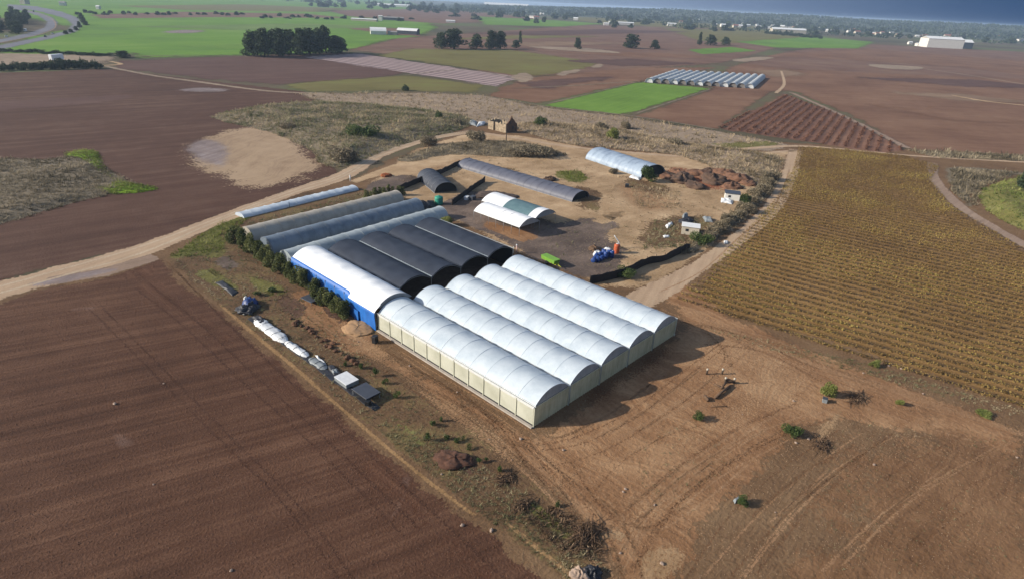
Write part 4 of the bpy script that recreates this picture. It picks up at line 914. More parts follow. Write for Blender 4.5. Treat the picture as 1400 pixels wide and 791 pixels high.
# rough ground: low mounds and the tufts that grow on them (nobody could count these)
scrubs = []
def tufts(name, P, n, size, mat, hf=None, layer=8, tb=0., up_=.5):
    Q = scatter(P, n, rng); z = hf(Q) if hf else np.array([zl(q, layer) for q in Q])
    k = rng.uniform(.5, 1.3, n)*size; k *= np.where(rng.random(n) < .12, 1.9, 1)
    P3 = []; S3 = []; T = []
    base_t = np.array([mnoise.noise(Vector((q[0]*.09, q[1]*.09, 4))) for q in Q])*.9+.5+tb
    for j in range(9):
        o = rng.normal(0, .3, (n, 3))*k[:, None]; o[:, 2] = 0
        P3.append(np.stack([Q[:, 0], Q[:, 1], z-.03], 1)+o); S3.append(k*rng.uniform(.45, 1.1, n)); T.append(base_t+rng.normal(0, .2, n))
    return tag(quads_obj(name, blade_quads(np.concatenate(P3), np.concatenate(S3), rng, .2), np.concatenate(T), LM[mat]), kind='stuff')
m1 = Mound('scrub_bank', [(292, 158), (360, 145), (450, 140), (560, 148), (640, 160), (636, 176), (585, 188), (530, 206), (480, 226), (440, 226), (425, 205), (370, 182), (310, 168)], M['scrub'], 2.0, 14, 2.2, .05, .5, 9)
tufts('dry_scrub', m1.P, 8500, .8, 'weed', m1.h)
tufts('dry_scrub', m1.P, 3000, .7, 'straw', m1.h)
m2 = Mound('scrub_bank', [(545, 216), (620, 196), (700, 194), (760, 206), (770, 214), (700, 216), (620, 212), (560, 222)], M['scrub'], .9, 6, 1.6, .08, .5, 10)
tufts('dry_scrub', m2.P, 2200, .7, 'grey', m2.h)
m3 = Mound('scrub_bank', [(-40, 222), (60, 218), (120, 212), (150, 232), (185, 255), (110, 276), (-60, 312)], M['scrub'], .8, 8, 1.6, .06, .5, 9)
tufts('dry_scrub', m3.P, 4200, .6, 'grey', m3.h)
m4 = Mound('grass_bank', [(88, 212), (118, 205), (136, 210), (146, 235), (172, 248), (218, 258), (170, 266), (120, 262), (150, 250), (118, 228)], M['bright_grass'], .5, 3, 1.0, .1, .4, 10)
tufts('green_grass', m4.P, 1400, .5, 'bright', m4.h)
m5 = Mound('scrub_bank', [(700, 172), (760, 168), (850, 178), (940, 196), (1060, 212), (1066, 232), (1045, 255), (1010, 245), (930, 214), (840, 204), (760, 194)], M['dry'], .9, 8, 2.0, .07, .5, 9)
tufts('dry_scrub', m5.P, 4800, .8, 'straw', m5.h)
tufts('dry_scrub', m5.P, 1500, .8, 'grey', m5.h)
m6 = Mound('grass_bank', [(1338, 262), (1372, 248), (1420, 238), (1500, 270), (1500, 360), (1440, 335), (1390, 312), (1350, 290)], M['grass'], 2.2, 7, 1.6, .07, .4, 10)
tufts('green_grass', m6.P, 2600, .6, 'lime', m6.h, tb=-.05)
m7 = Mound('track_bank', [(1058, 236), (1066, 244), (1030, 290), (985, 325), (945, 348), (930, 342), (975, 308), (1020, 274)], M['scrub'], 1.6, 4.5, 1.0, .12, .5, 9)
tufts('dry_scrub', m7.P, 1000, .6, 'grey', m7.h)
tufts('dry_grass_tufts', wpoly([(400, 128), (540, 126), (660, 130), (740, 146), (860, 160), (985, 180), (1080, 198), (930, 206), (800, 194), (660, 166), (520, 156), (440, 142)]), 4200, .8, 'straw', None, 8, .05)
tufts('weeds', wpoly([(240, 355), (320, 320), (400, 400), (470, 450), (530, 520), (620, 590), (600, 640), (520, 590), (420, 512), (330, 440), (262, 388)]), 2200, .28, 'weed', None, 9)
tufts('weeds', wpoly([(520, 590), (600, 600), (680, 650), (800, 735), (830, 780), (790, 800), (640, 690)]), 1800, .24, 'weed', None, 9)
tufts('weeds', wpoly([(750, 690), (815, 720), (830, 770), (775, 760), (720, 710)]), 600, .34, 'brush', None, 9)
tufts('green_grass', wpoly([(230, 350), (300, 305), (350, 292), (315, 318), (300, 345), (262, 352)]), 900, .4, 'bright', None, 10, -.15)
tufts('green_grass', wpoly([(760, 235), (790, 233), (806, 245), (785, 250)]), 350, .5, 'bright', None, 10)
tufts('weeds', wpoly([(860, 250), (930, 262), (930, 285), (870, 285)]), 700, .45, 'straw', None, 9)
tufts('weeds', wpoly([(895, 300), (960, 300), (985, 320), (930, 340), (880, 340)]), 500, .5, 'weed', None, 9)
tufts('weeds', wpoly([(960, 448), (1080, 470), (1200, 500), (1400, 560), (1400, 572), (1180, 512), (1040, 475)]), 900, .24, 'weed', None, 9)
tufts('weeds', wpoly([(870, 600), (940, 570), (1000, 620), (960, 700), (880, 690)]), 260, .16, 'weed', None, 11)
tufts('weeds', wpoly([(1150, 560), (1400, 600), (1400, 791), (1100, 791)]), 900, .13, 'weed', None, 12)
tufts('weeds', wpoly([(530, 250), (640, 212), (800, 216), (900, 225), (1020, 250), (980, 300), (900, 350), (830, 320), (800, 290), (700, 235), (600, 250)]), 1600, .34, 'straw', None, 10)
tufts('weeds', wpoly([(720, 300), (840, 300), (930, 335), (840, 375), (760, 350)]), 350, .3, 'weed', None, 10)
tufts('weeds', wpoly([(335, 306), (500, 262), (540, 262), (345, 318)]), 900, .35, 'weed', None, 10)
tufts('scrub_fringe', wpoly([(1240, 206), (1320, 208), (1400, 214), (1400, 221), (1280, 216)]), 700, 1.1, 'grey', None, 9)
tufts('gully_scrub', wpoly([(1300, 230), (1392, 236), (1345, 256), (1330, 285), (1300, 260)]), 800, 1.0, 'grey', None, 9, -.2)

# vineyard rows
VP = wpoly(VPX); va = ang((940, 412), (1400, 556)); vd = np.array([math.cos(va), math.sin(va)]); vn = np.array([-vd[1], vd[0]])
def rows_in(P, d, n_, sp, f):
    c = P@n_; k = np.arange(c.min()+sp/2, c.max(), sp)
    for q in k:
        # intersections of the line with the polygon
        ts = []
        for i in range(len(P)):
            a, b = P[i], P[(i+1) % len(P)]; ca, cb = a@n_-q, b@n_-q
            if (ca > 0) != (cb > 0): t = ca/(ca-cb); ts.append((a+(b-a)*t)@d)
        ts.sort()
        if len(ts) >= 2: f(q, ts[0], ts[-1])
def vine_row(q, a, b):
    n = int((b-a)*11)
    if n < 10: return
    s = rng.uniform(a, b, n); o = rng.normal(0, .24, n); P = np.outer(s, vd)+np.outer(q+o, vn)
    big = np.array([mnoise.noise(Vector((p[0]*.05, p[1]*.05, 2)))+.5*mnoise.noise(Vector((p[0]*.16, p[1]*.16, 7))) for p in P]); sm = np.array([mnoise.noise(Vector((p[0]*.5, p[1]*.5, 5))) for p in P])
    ok = big*.7+sm*.7 > -.5+rng.normal(0, .2, n); P, big = P[ok], big[ok]; n = len(P)
    if n < 8: return
    z = np.array([zl(p, 8) for p in P]); P3 = []; T = []; S_ = []
    for j in range(3):
        P3.append(np.stack([P[:, 0]+rng.normal(0, .2, n), P[:, 1]+rng.normal(0, .2, n), z+rng.uniform(.08, .6, n)], 1)); T.append(.4+big*.7+rng.normal(0, .18, n)); S_.append(rng.uniform(.18, .42, n))
    m = MB(); e = [np.array(vd)*t+vn*q for t in np.linspace(a, b, 12)]
    m.tube([(p[0], p[1], zl(p, 8)+.5) for p in e], .03, 4)
    o_ = m.build('vine_row', BARK); quads_obj('foliage', leaf_quads(np.concatenate(P3), np.concatenate(S_), rng), np.concatenate(T), LM['vine'], o_)
    tag(o_, 'row of low yellow-brown vines in the vineyard right of the farm', 'vine row', 'rows of yellowing vines')
rows_in(VP, vd, vn, 2.9, vine_row)
BP = wpoly([(982, 176), (1072, 129), (1158, 161), (1238, 205), (1212, 210)]); ba = ang((981, 174), (1060, 131)); bd = np.array([math.cos(ba), math.sin(ba)]); bn = np.array([-bd[1], bd[0]])
def bare_row(q, a, b):
    n = int((b-a)*3.2)
    if n < 10: return
    s = rng.uniform(a+1, b-1, n); P = np.outer(s, bd)+np.outer(q+rng.normal(0, .4, n), bn); z = np.array([zl(p, 7) for p in P])
    P3 = np.concatenate([np.stack([P[:, 0], P[:, 1], z+rng.uniform(.1, 1.1, n)], 1) for j in range(2)])
    m = MB(); e = [np.array(bd)*t+bn*q for t in np.linspace(a+1, b-1, 8)]
    m.tube([(p[0], p[1], zl(p, 7)+.5) for p in e], .04, 4)
    o_ = m.build('bare_row', BARK); quads_obj('foliage', leaf_quads(P3, .8, rng), rng.normal(.45, .25, 2*n), LM['redvine'], o_)
    tag(o_, 'reddish bare crop row in the small striped field', 'crop row', 'bare reddish crop rows')
rows_in(BP, bd, bn, 4.6, bare_row)

# ================================================================== other buildings
M['wall_white'] = simple('white_wall', S(226, 222, 214, .95), .8, .06, .3)
M['dark_end'] = simple('brown_grey_end_net', S(116, 110, 106), .9, .15, .3)  # brownish mid-grey net for the far tunnel ends
M['wall_cream'] = simple('cream_wall', S(206, 196, 178, .9), .8, .08, .3)
M['roof_white'] = simple('white_sheet_roof', S(240, 240, 238, .95), .5, .05, .2)
M['roof_grey'] = simple('grey_roof', S(150, 146, 144), .7, .1, .3)
M['roof_red'] = simple('tile_roof', S(158, 96, 76), .8, .12, .5)
M['glass_dark'] = simple('dark_opening', S(44, 46, 52), .4, .1)
M['stone'] = simple('pale_stone', S(172, 154, 130), .95, .3, 1.0, bump=.9)
M['stone_shade'] = simple('shaded_stone', S(110, 86, 70), .95, .2, 1.4, bump=.6)  # darker copy of the pale stone: the gable's shade put into its colour
M['teal'] = simple('teal_plastic', S(46, 146, 124), .5, .08, 1)
M['orange'] = simple('orange_plastic', S(190, 92, 54), .6, .12, 2)
M['drum_blue'] = simple('blue_plastic', S(38, 70, 138), .5, .12, 2)
M['white_pl'] = simple('white_plastic', S(228, 230, 232, .95), .45, .08, 1.5, bump=.3)
M['lime'] = simple('lime_paint', S(122, 170, 66), .5, .1, 2)
M['yellow'] = simple('yellow_paint', S(196, 196, 54), .4, .1, 2)
M['black_pl'] = simple('black_plastic', S(36, 38, 42), .5, .15, 1.2, bump=.5)
M['black_tarp'] = simple('black_tarpaulin', S(52, 52, 58), .5, .2, 1.0, bump=.8)
M['grey_tarp'] = simple('grey_tarpaulin', S(136, 142, 146), .55, .15, 1.0, bump=.6)
M['blue_tarp'] = simple('dark_blue_tarpaulin', S(44, 72, 132), .5, .2, 1.0, bump=.8)
M['timber'] = simple('old_timber', S(108, 84, 64), .9, .2, 3, bump=.4)
M['rubber'] = simple('rubber', S(34, 34, 36), .8, .1)
M['silt'] = simple('black_fence_cloth', S(42, 34, 34), .8, .2, 1, bump=.3)
M['slate_panel'] = simple('dark_grey_panel', S(70, 74, 84), .5, .1, 1)
M['rock'] = simple('pale_rock', S(172, 150, 134), .95, .2, 2, bump=.7)
M['clod'] = simple('earth_clod', S(104, 72, 52), .95, .2, 3, bump=.7)
M['pole'] = simple('pole_wood', S(76, 64, 54), .9, .1, 2)
CARW = simple('white_paint', (.75, .76, .77, 1), .3, .02, 1); CARD = simple('dark_paint', (.06, .07, .09, 1), .3, .02, 1)

def barn(name, label, cat, P, rz, Ln, W, H, rise, wall, roof, group=None, wins=0, door=None, over=.3, vault=False):
    t = empty(name, label, cat, P, rz, group)
    m = MB(); 
    for y in (-1, 1): m.box((0, y*(W/2-.1), H/2), (Ln, .2, H))
    for x in (-1, 1):
        m.box((x*(Ln/2-.1), 0, H/2), (.196, W-.42, H))
        m.add([(x*(Ln/2-.1), -W/2+.2, H), (x*(Ln/2-.1), W/2-.2, H), (x*(Ln/2-.1), 0, H+rise*.96)], [(0, 1, 2), (2, 1, 0)])
    m.build('wall', wall, t)
    if vault: pr = [(x*(1+over/W), z+H) for x, z in arc(W, rise, 10)]
    else: pr = [(-W/2-over, H-over*rise/W*2+.05), (0, H+rise+.05), (W/2+over, H-over*rise/W*2+.05)]
    MB().grid([[(x, a, b) for a, b in pr] for x in (-Ln/2-over, Ln/2+over)], False, True).build('roof', roof, t, solid=.12)
    for i in range(wins):
        for s in (-1, 1): MB().box((-Ln/2+Ln*(i+.5)/wins, s*(W/2+.01), H*.55), (min(1.2, Ln/wins*.45), .06, 1.1)).build('window', M['glass_dark'], t)
    if door:
        for x, y, w, h, ax in door: MB().box((x, y, h/2), (w, .08, h) if ax == 'x' else (.08, w, h)).build('door', M['glass_dark'], t)
    return t
CAMR = math.atan2(rt[1], rt[0])
def bpx(name, label, cat, x0, x1, py, hpx, Wm, turn, wall, roof, group=None, rise=.25, wins=0, slope=0., door=None, vault=False):
    P = G((x0+x1)/2, py); k = pxm(P); c = .93; H = hpx*k/c
    return barn(name, label, cat, (P[0], P[1], zl(P, 5)), CAMR+turn, (x1-x0)*k/max(.4, abs(math.cos(turn))), Wm, H*(1-rise), H*rise, wall, roof, group, wins, door, .6, vault)
bpx('warehouse', 'long bright white warehouse standing alone at the far right', 'warehouse', 1262, 1308, 65.5, 13, 40, -.10, M['wall_white'], M['roof_white'], None, .2)
bpx('warehouse', 'shorter white warehouse with a dark end, adjoining the long one', 'warehouse', 1308, 1324, 66, 10, 28, -.10, M['slate_panel'], M['roof_white'], None, .3)
bpx('shed', 'tiny white shed left of the long bright warehouse', 'shed', 1241, 1246, 61, 3.5, 8, 0, M['wall_white'], M['roof_white'])
bpx('shed', 'small low white shed touching the left of the long warehouse', 'shed', 1252, 1261, 63.5, 4, 12, 0, M['wall_white'], M['roof_white'])
bpx('long_shed', 'long pale shed behind the row of bushes at upper right', 'shed', 1054, 1099, 45.5, 6, 30, -.06, M['wall_cream'], M['roof_white'], None, .3)
bpx('farm_hall', 'white domed farm hall, left of the pair beyond the green field', 'farm building', 507, 527, 47, 8, 22, .25, M['wall_white'], M['roof_white'], None, .5, vault=True)
bpx('farm_hall', 'white farm hall with dark side, right of the pair beyond the green field', 'farm building', 545, 572, 47, 7, 18, -.15, M['slate_panel'], M['roof_white'], None, .4, vault=True)
bpx('shed', 'low grey shed standing between the two far white farm halls', 'shed', 531, 543, 48, 4.5, 9, 0, M['roof_grey'], M['roof_grey'])
bpx('long_shed', 'low white shed with long pale roof behind the far green field', 'shed', 481, 516, 29, 3, 14, -.06, M['wall_cream'], M['roof_white'])
bpx('tower_house', 'small white tower-like block beside the low far shed', 'house', 518, 523, 28.5, 6, 10, 0, M['wall_white'], M['roof_white'], None, .1)
bpx('long_shed', 'dark low shed to the right of the far white tower block', 'shed', 525, 552, 28, 4, 14, 0, M['slate_panel'], M['roof_grey'])
bpx('long_shed', 'long white greenhouse roof on the left horizon', 'greenhouse', 508, 560, 9, 3, 40, 0, M['wall_white'], M['roof_white'], None, .4)
bpx('long_shed', 'long white greenhouse roof above the middle of the horizon town', 'greenhouse', 662, 722, 10, 4.5, 60, 0, M['wall_cream'], M['roof_white'], None, .5)
bpx('long_shed', 'thin white roof below the horizon wood, right of centre', 'shed', 832, 866, 34, 3.4, 16, -.04, M['wall_white'], M['roof_white'])
bpx('shed', 'little white shed at the left end of the thin white roof', 'shed', 825, 832, 35, 3.2, 12, -.04, M['wall_white'], M['roof_white'])
bpx('long_shed', 'white shed at the left edge of the distant town houses', 'shed', 912, 924, 36, 3.8, 14, -.04, M['wall_white'], M['roof_white'])
bpx('shed', 'small white shed by itself in the far brown field', 'shed', 610, 622, 31, 2.8, 12, 0, M['wall_white'], M['roof_white'])
bpx('house', 'pinkish white house block at the far top left above the motorway', 'house', 31, 38, 6, 9, 16, 0, M['wall_cream'], M['roof_grey'], None, .1)
bpx('house', 'small white house among trees right of the motorway bend', 'house', 83, 90, 8, 5, 10, .2, M['wall_white'], M['roof_grey'], None, .3)
bpx('shed', 'small white hut at the upper edge of the far plain, left', 'shed', 133, 137, 13, 4.5, 8, 0, M['wall_white'], M['roof_white'])
# town houses
hk = []
hpos = [(728, 25), (733, 26), (787, 28), (795, 17), (804, 19), (840, 15), (931, 23), (938, 23), (950, 22), (977, 36), (988, 37), (1005, 38), (1013, 38), (1022, 37), (1036, 39), (1048, 40), (1050, 22), (1024, 30), (1066, 32), (1092, 37), (1040, 22)]
hg = np.random.default_rng(3)
for i in range(85):
    x = float(hg.uniform(930, 1420)); hpos.append((x, yh(x)+float(hg.uniform(11, 24 if x > 1050 else 19))))
for i in range(16):
    x = float(hg.uniform(590, 930)); hpos.append((x, yh(x)+float(hg.uniform(10, 18))))
for i, (px, py) in enumerate(hpos):
    P = G(px, py); loc = (P[0], P[1], zl(P, 5)); rz = CAMR+hg.uniform(-.5, .5)
    lb = 'small pale house among the trees of the distant town'
    if len(hk) < 4:
        h = barn('house', lb, 'house', loc, rz, 14, 10, 5.5, 2.5, [M['wall_white'], M['wall_cream'], M['wall_white'], M['wall_cream']][i], [M['roof_grey'], M['roof_red'], M['roof_white'], M['roof_red']][i], 'houses of the distant town', 3); hk.append((h, list(h.children)))
    else:
        p, kids = hk[int(hg.integers(4))]; h = p.copy(); col.objects.link(h); h.name = 'house'; h.location = loc; h.rotation_euler = (0, 0, rz)
        for k in kids: c = k.copy(); col.objects.link(c); c.parent = h
    s = float(hg.uniform(.8, 1.5)); h.scale = (s*float(hg.uniform(.9, 1.6)), s, s)

# block of far polytunnels
FA, FB = G(881, 113), G(1030, 121.5); n = 13
fd = (FB-FA)[:2]; 
for i in range(n):
    q = FA[:2]+fd*(i+.5)/n; w = np.linalg.norm(fd)/n
    e0, e1 = G(881, 113), G(919, 100); dv = (e1-e0)[:2]
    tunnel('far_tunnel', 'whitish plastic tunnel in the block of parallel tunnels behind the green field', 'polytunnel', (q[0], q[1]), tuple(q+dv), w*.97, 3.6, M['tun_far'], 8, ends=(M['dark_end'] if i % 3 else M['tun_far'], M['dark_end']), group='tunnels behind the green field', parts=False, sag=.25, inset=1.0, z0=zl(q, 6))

# motorway with its cars
HW = dict(layer=6)
sheet('road', [(-60, 70), (10, 60), (60, 50), (92, 42), (98, 34), (90, 26), (70, 20), (40, 13), (10, 10), (10, 6), (50, 9), (84, 16), (108, 25), (112, 35), (104, 44), (70, 53), (20, 64), (-60, 80)], M['asphalt'], 6, 1.2, .2)
sheet('road', [(-60, 62), (0, 54), (40, 45), (60, 38), (64, 30), (52, 22), (30, 15), (10, 11), (20, 10), (52, 17), (72, 24), (80, 31), (74, 40), (50, 49), (0, 59), (-60, 69)], M['asphalt'], 7, 1.2, .2)
ribbon('central_barrier', [(-40, 66), (30, 53), (62, 45), (76, 37), (72, 27), (56, 20), (30, 13)], [2.2]*7, M['grey_track'], 9, .3, .2)
def car(label, px, py, tx, ty, paint, big=False):
    P = G(px, py); a = ang((px, py), (tx, ty)); t = empty('van' if big else 'car', label, 'van' if big else 'car', (P[0], P[1], zl(P, 9)), a)
    Lc, Wc, Hc = (6.0, 2.1, 2.6) if big else (4.4, 1.8, .85)
    MB().bbox((0, 0, .35+Hc/2), (Lc, Wc, Hc), b=.12).build('body', paint, t)
    if not big: MB().box((-.2, 0, 1.42), (2.3, 1.55, .5), taper=.8).build('cabin', M['glass_dark'], t)
    else: MB().box((Lc/2-.35, 0, 2.2), (.75, 1.9, .8)).build('windscreen', M['glass_dark'], t)
    for x in (-.31, .31):
        for y in (-1, 1): MB().lathe([(.1, -.1), (.34, -.1), (.34, .1), (.1, .1)], (x*Lc, y*(Wc/2-.1), .34), 12, 'y').build('wheel', M['rubber'], t)
    return t
car('white van on the near carriageway of the motorway bend', 35, 43.5, 20, 47, CARW, True)
car('white car low on the inner carriageway at the left edge', 9, 51, 0, 53, CARW)
car('dark car on the outer carriageway of the motorway', 62, 51, 50, 54, CARD)
car('light car near the middle of the motorway curve', 72, 47, 82, 44, CARW)
car('dark van on the far stretch of the motorway', 46, 17, 30, 13, CARD, True)
car('white lorry parked behind the thick dark hedge at far left', 78, 83, 90, 82, CARW, True).scale = (1.7, 1.5, 1.5)

# ruined house
rp0 = G(668, 176); ra = ang((668, 176), (692, 182)); t = empty('ruined_house', 'roofless ruin of pale stone with a dark jagged gable beside the road', 'ruin', tuple(rp0), ra)
Lr = float(np.linalg.norm(G(692, 182)-rp0)); Dr = 7.0
def ragged(x0, x1, y, z1, th, seed, gap=None, ax='x'):
    m = MB(); n = 10; top = [z1+1.3*mnoise.noise(Vector((i*.9, seed, 0)))+.5*mnoise.noise(Vector((i*2.3, seed, 4))) for i in range(n+1)]
    vs = []
    for s in (-th/2, th/2):
        for i in range(n+1):
            q = x0+(x1-x0)*i/n
            for z in (0, top[i]): vs.append((q, y+s, z) if ax == 'x' else (y+s, q, z))
    fs = []; N = 2*(n+1)
    for i in range(n):
        a = 2*i; fs += [(a, a+2, a+3, a+1), (N+a, N+a+1, N+a+3, N+a+2), (a+1, a+3, N+a+3, N+a+1)]
    fs += [(0, 1, N+1, N), (2*n, N+2*n, N+2*n+1, 2*n+1)]
    return m.add(vs, fs)
ragged(0, Lr*.30, 0, 3.9, .7, 1).build('wall', M['stone'], t)
ragged(Lr*.40, Lr, 0, 4.0, .7, 2).build('wall', M['stone'], t)
ragged(.2, Lr*.5, Dr, 3.6, .7, 3).build('wall', M['stone'], t)
ragged(.36, Dr-.36, .0, 4.2, .7, 4, ax='y').build('wall', M['stone'], t)
m = MB(); gx = Lr-.2
pts = [(.0, 0), (Dr, 0), (Dr, 3.6), (Dr*.82, 4.4), (Dr*.66, 5.9), (Dr*.55, 6.2), (Dr*.5, 7.6), (Dr*.4, 6.6), (Dr*.28, 5.4), (.36, 4.2)]
vs = [(gx-.3, y, z) for y, z in pts]+[(gx+.3, y, z) for y, z in pts]; k = len(pts)
m.add(vs, [tuple(range(k)), tuple(range(2*k-1, k-1, -1))]+[(i, k+i, k+(i+1) % k, (i+1) % k) for i in range(k)]); m.build('gable', M['stone_shade'], t)
for y, z in ((2.4, 4.6), (4.2, 2.2)): MB().box((gx+.31, y, z), (.06, 1.0, 1.3)).build('window', M['glass_dark'], t)
def heap(name, label, cat, px, py, wpx, hm, mat, group=None, elong=1.0, turn=0., seed=0, n=18, flat=.0, lump=.35):
    P = G(px, py); k = pxm(P); w = wpx*k/2
    m = MB(); rows = []
    for i in range(n+1):
        q = i/n; row = []
        for j in range(37):
            a = 2*math.pi*j/36; rr = w*math.cos(q*math.pi/2)**.8 if i < n else 0
            z = hm*math.sin(q*math.pi/2)**(1.1)
            d = 1+lump*mnoise.noise(Vector((math.cos(a)*1.6+seed, math.sin(a)*1.6, q*2+seed)))+lump*.5*mnoise.noise(Vector((math.cos(a)*4+seed, math.sin(a)*4, q*5)))+lump*.35*mnoise.noise(Vector((math.cos(a)*10+seed, math.sin(a)*10, q*12)))
            row.append((rr*math.cos(a)*elong*d, rr*math.sin(a)*d, z*d-.05))
        row[-1] = row[0]; rows.append(row)
    m.grid(rows, True, True)
    o = m.build(name, mat, None, (P[0], P[1], zl(P, 8))); o.rotation_euler = (0, 0, turn)
    return tag(o, label, cat, group)
for i, (px, py, w, h, mt, el) in enumerate([(912, 243, 20, 1.5, 'redsoil', 1.3), (932, 247, 30, 2.2, 'darksoil', 1.4), (955, 240, 30, 2.0, 'redsoil', 1.3), (975, 248, 32, 2.6, 'darksoil', 1.2), (990, 240, 26, 2.2, 'redsoil', 1.3), (1008, 247, 30, 2.2, 'redsoil', 1.4), (1000, 256, 24, 1.5, 'redsoil', 1.2), (950, 255, 26, 1.4, 'darksoil', 1.4), (928, 236, 20, 1.2, 'redsoil', 1.2), (1022, 252, 20, 1.3, 'redsoil', 1.3), (970, 236, 18, 1.6, 'darksoil', 1.2)]):
    mm = M['redsoil_s'] if False else M[mt]
    heap('soil_heap', 'heap of red or dark earth in the row of spoil heaps behind the yard', 'earth heap', px, py, w, h, simple('spoil_'+mt, S(122, 88, 68) if mt == 'redsoil' else S(98, 76, 62), .95, .22, .9, bump=.9), 'spoil heaps behind the yard', el, rnd.random()*3, i*3.1)
heap('sand_heap', 'pale orange sand heap by the corner of the blue wall', 'sand heap', 490, 449, 40, .6, simple('sand_heap', S(166, 132, 98), .95, .1, 1, bump=.4), None, 1.2, 1.2, 5, lump=.22)
heap('soil_heap', 'dark red earth heap on the verge below the greenhouse corner', 'earth heap', 622, 630, 36, .8, simple('red_earth', S(92, 62, 48), .95, .2, 1.5, bump=.8), None, 1.5, -1.0, 9)
heap('soil_heap', 'low dark brown mound inside the gap behind the long slate tunnel', 'earth heap', 751, 246, 18, 1.0, simple('dark_earth', S(84, 64, 50), .95, .2, 1.5, bump=.8), None, 1.3, .4, 14)
heap('soil_heap', 'dark grey-brown heap between the black tunnel and the white canopies', 'earth heap', 676, 268, 36, 1.0, simple('grey_earth', S(88, 74, 68), .95, .2, 1.5, bump=.8), None, 1.5, -.9, 17)

# ---- small things in the yard
def tankat(name, label, cat, px, py, d, h, mat, n=20, lid=None):
    P = G(px, py); t = empty(name, label, cat, tuple(P)); r = d/2
    pr = [(r*.96, 0), (r, .1)]
    for k in range(4): z = h*(.18+.2*k); pr += [(r, z-.06), (r*1.03, z), (r, z+.06)]
    pr += [(r, h*.93), (r*.9, h), (r*.35, h*1.05)]
    MB().lathe(pr, n=n).build('body', mat, t)
    MB().lathe([(r*.3, h*1.03), (r*.32, h*1.1), (r*.26, h*1.14)], n=14).build('lid', lid or mat, t); return t
tankat('water_tank', 'round teal plastic water tank beside the black net tunnel', 'tank', 600, 279, 2.5, 2.3, M['teal'])
t = tankat('silo_bin', 'upright orange plastic bin with a pale lid among the blue drums', 'bin', 842.5, 346, 1.45, 2.3, M['orange'], lid=M['white_pl'])
P = G(846, 340); tag(MB().tube([(0, 0, 0), (.2, .3, 1.6), (-.3, .9, 2.6), (-.8, 1.3, 3.4)], [.16, .16, .13, .1], 8).build('hose', M['white_pl'], None, tuple(P)), 'pale pipe leaning up behind the orange bin', 'pipe')
def drum(label, px, py, lying, rz=0, group=None, s=1.0, mat=None):
    P = G(px, py); t = empty('drum', label, 'drum', (P[0], P[1], (.5*s if lying else 0)), rz, group); r, h = .5*s, 1.5*s
    pr = [(r*.9, 0), (r, .05), (r, h*.3), (r*1.05, h*.33), (r, h*.36), (r, h*.64), (r*1.05, h*.67), (r, h*.7), (r, h-.05), (r*.9, h)]
    if lying: pr = [(a, b-h/2) for a, b in pr]
    MB().lathe(pr, n=16, axis='x' if lying else 'z').build('body', mat or M['drum_blue'], t)
    m = MB()
    if lying: m.lathe([(.12, h/2), (.12, h/2+.05)], (0, 0, .1), 10, 'x')
    else: m.lathe([(.12, h), (.12, h+.05)], (.2, 0, 0), 10)
    m.build('cap', M['white_pl'], t); return t
for px, py, ly, rz in [(812, 358, 1, .3), (817, 357, 1, .5), (822, 356, 1, .2), (828, 353, 0, 0), (832, 351, 0, 0), (836, 352, 0, 0), (825, 350, 0, 0), (815, 353, 1, .4), (820, 351, 1, .2)]:
    drum('blue plastic drum in the cluster beside the orange bin', px, py, ly, rz, 'blue drums by the orange bin', 1.15)
def sheet_obj(name, label, cat, px, mat, lift=.12, amp=.12, seed=0, n=14):
    """a crumpled sheet lying over something; px are four photo corners in order"""
    W = [G(*p) for p in px]; m = MB(); rows = []
    for i in range(n+1):
        u = i/n; row = []
        for j in range(n+1):
            v = j/n; p = (W[0]*(1-u)+W[1]*u)*(1-v)+(W[3]*(1-u)+W[2]*u)*v
            e = min(1, 5*min(u, 1-u, v, 1-v)); wob = mnoise.noise(Vector((p[0]*.9, p[1]*.9, seed)))+.5*mnoise.noise(Vector((p[0]*2.3, p[1]*2.3, seed)))
            w2 = mnoise.noise(Vector((p[0]*.7+9, p[1]*.7, seed)))*.25
            row.append((p[0]+w2, p[1]+w2, zl(p, 10)+.06+lift*e*(1+.6*wob)+amp*abs(wob)*e))
        rows.append(row)
    return tag(m.grid(rows, True).build(name, mat, solid=.03), label, cat)
sheet_obj('plastic_sheet', 'white plastic sheet lying over the left-hand blue drums', 'sheet', [(810, 348), (820, 345), (822, 350), (812, 352)], M['white_pl'], .9, .2, 1)
sheet_obj('plastic_sheet', 'white sheet lying behind the upright blue drums', 'sheet', [(824, 341), (836, 341), (837, 345), (826, 346)], M['white_pl'], .5, .2, 2)
heap('scrap_heap', 'dark reddish scrap pile behind the blue drums', 'scrap', 812, 341, 14, .8, M['timber'], None, 1.3, .4, 21)
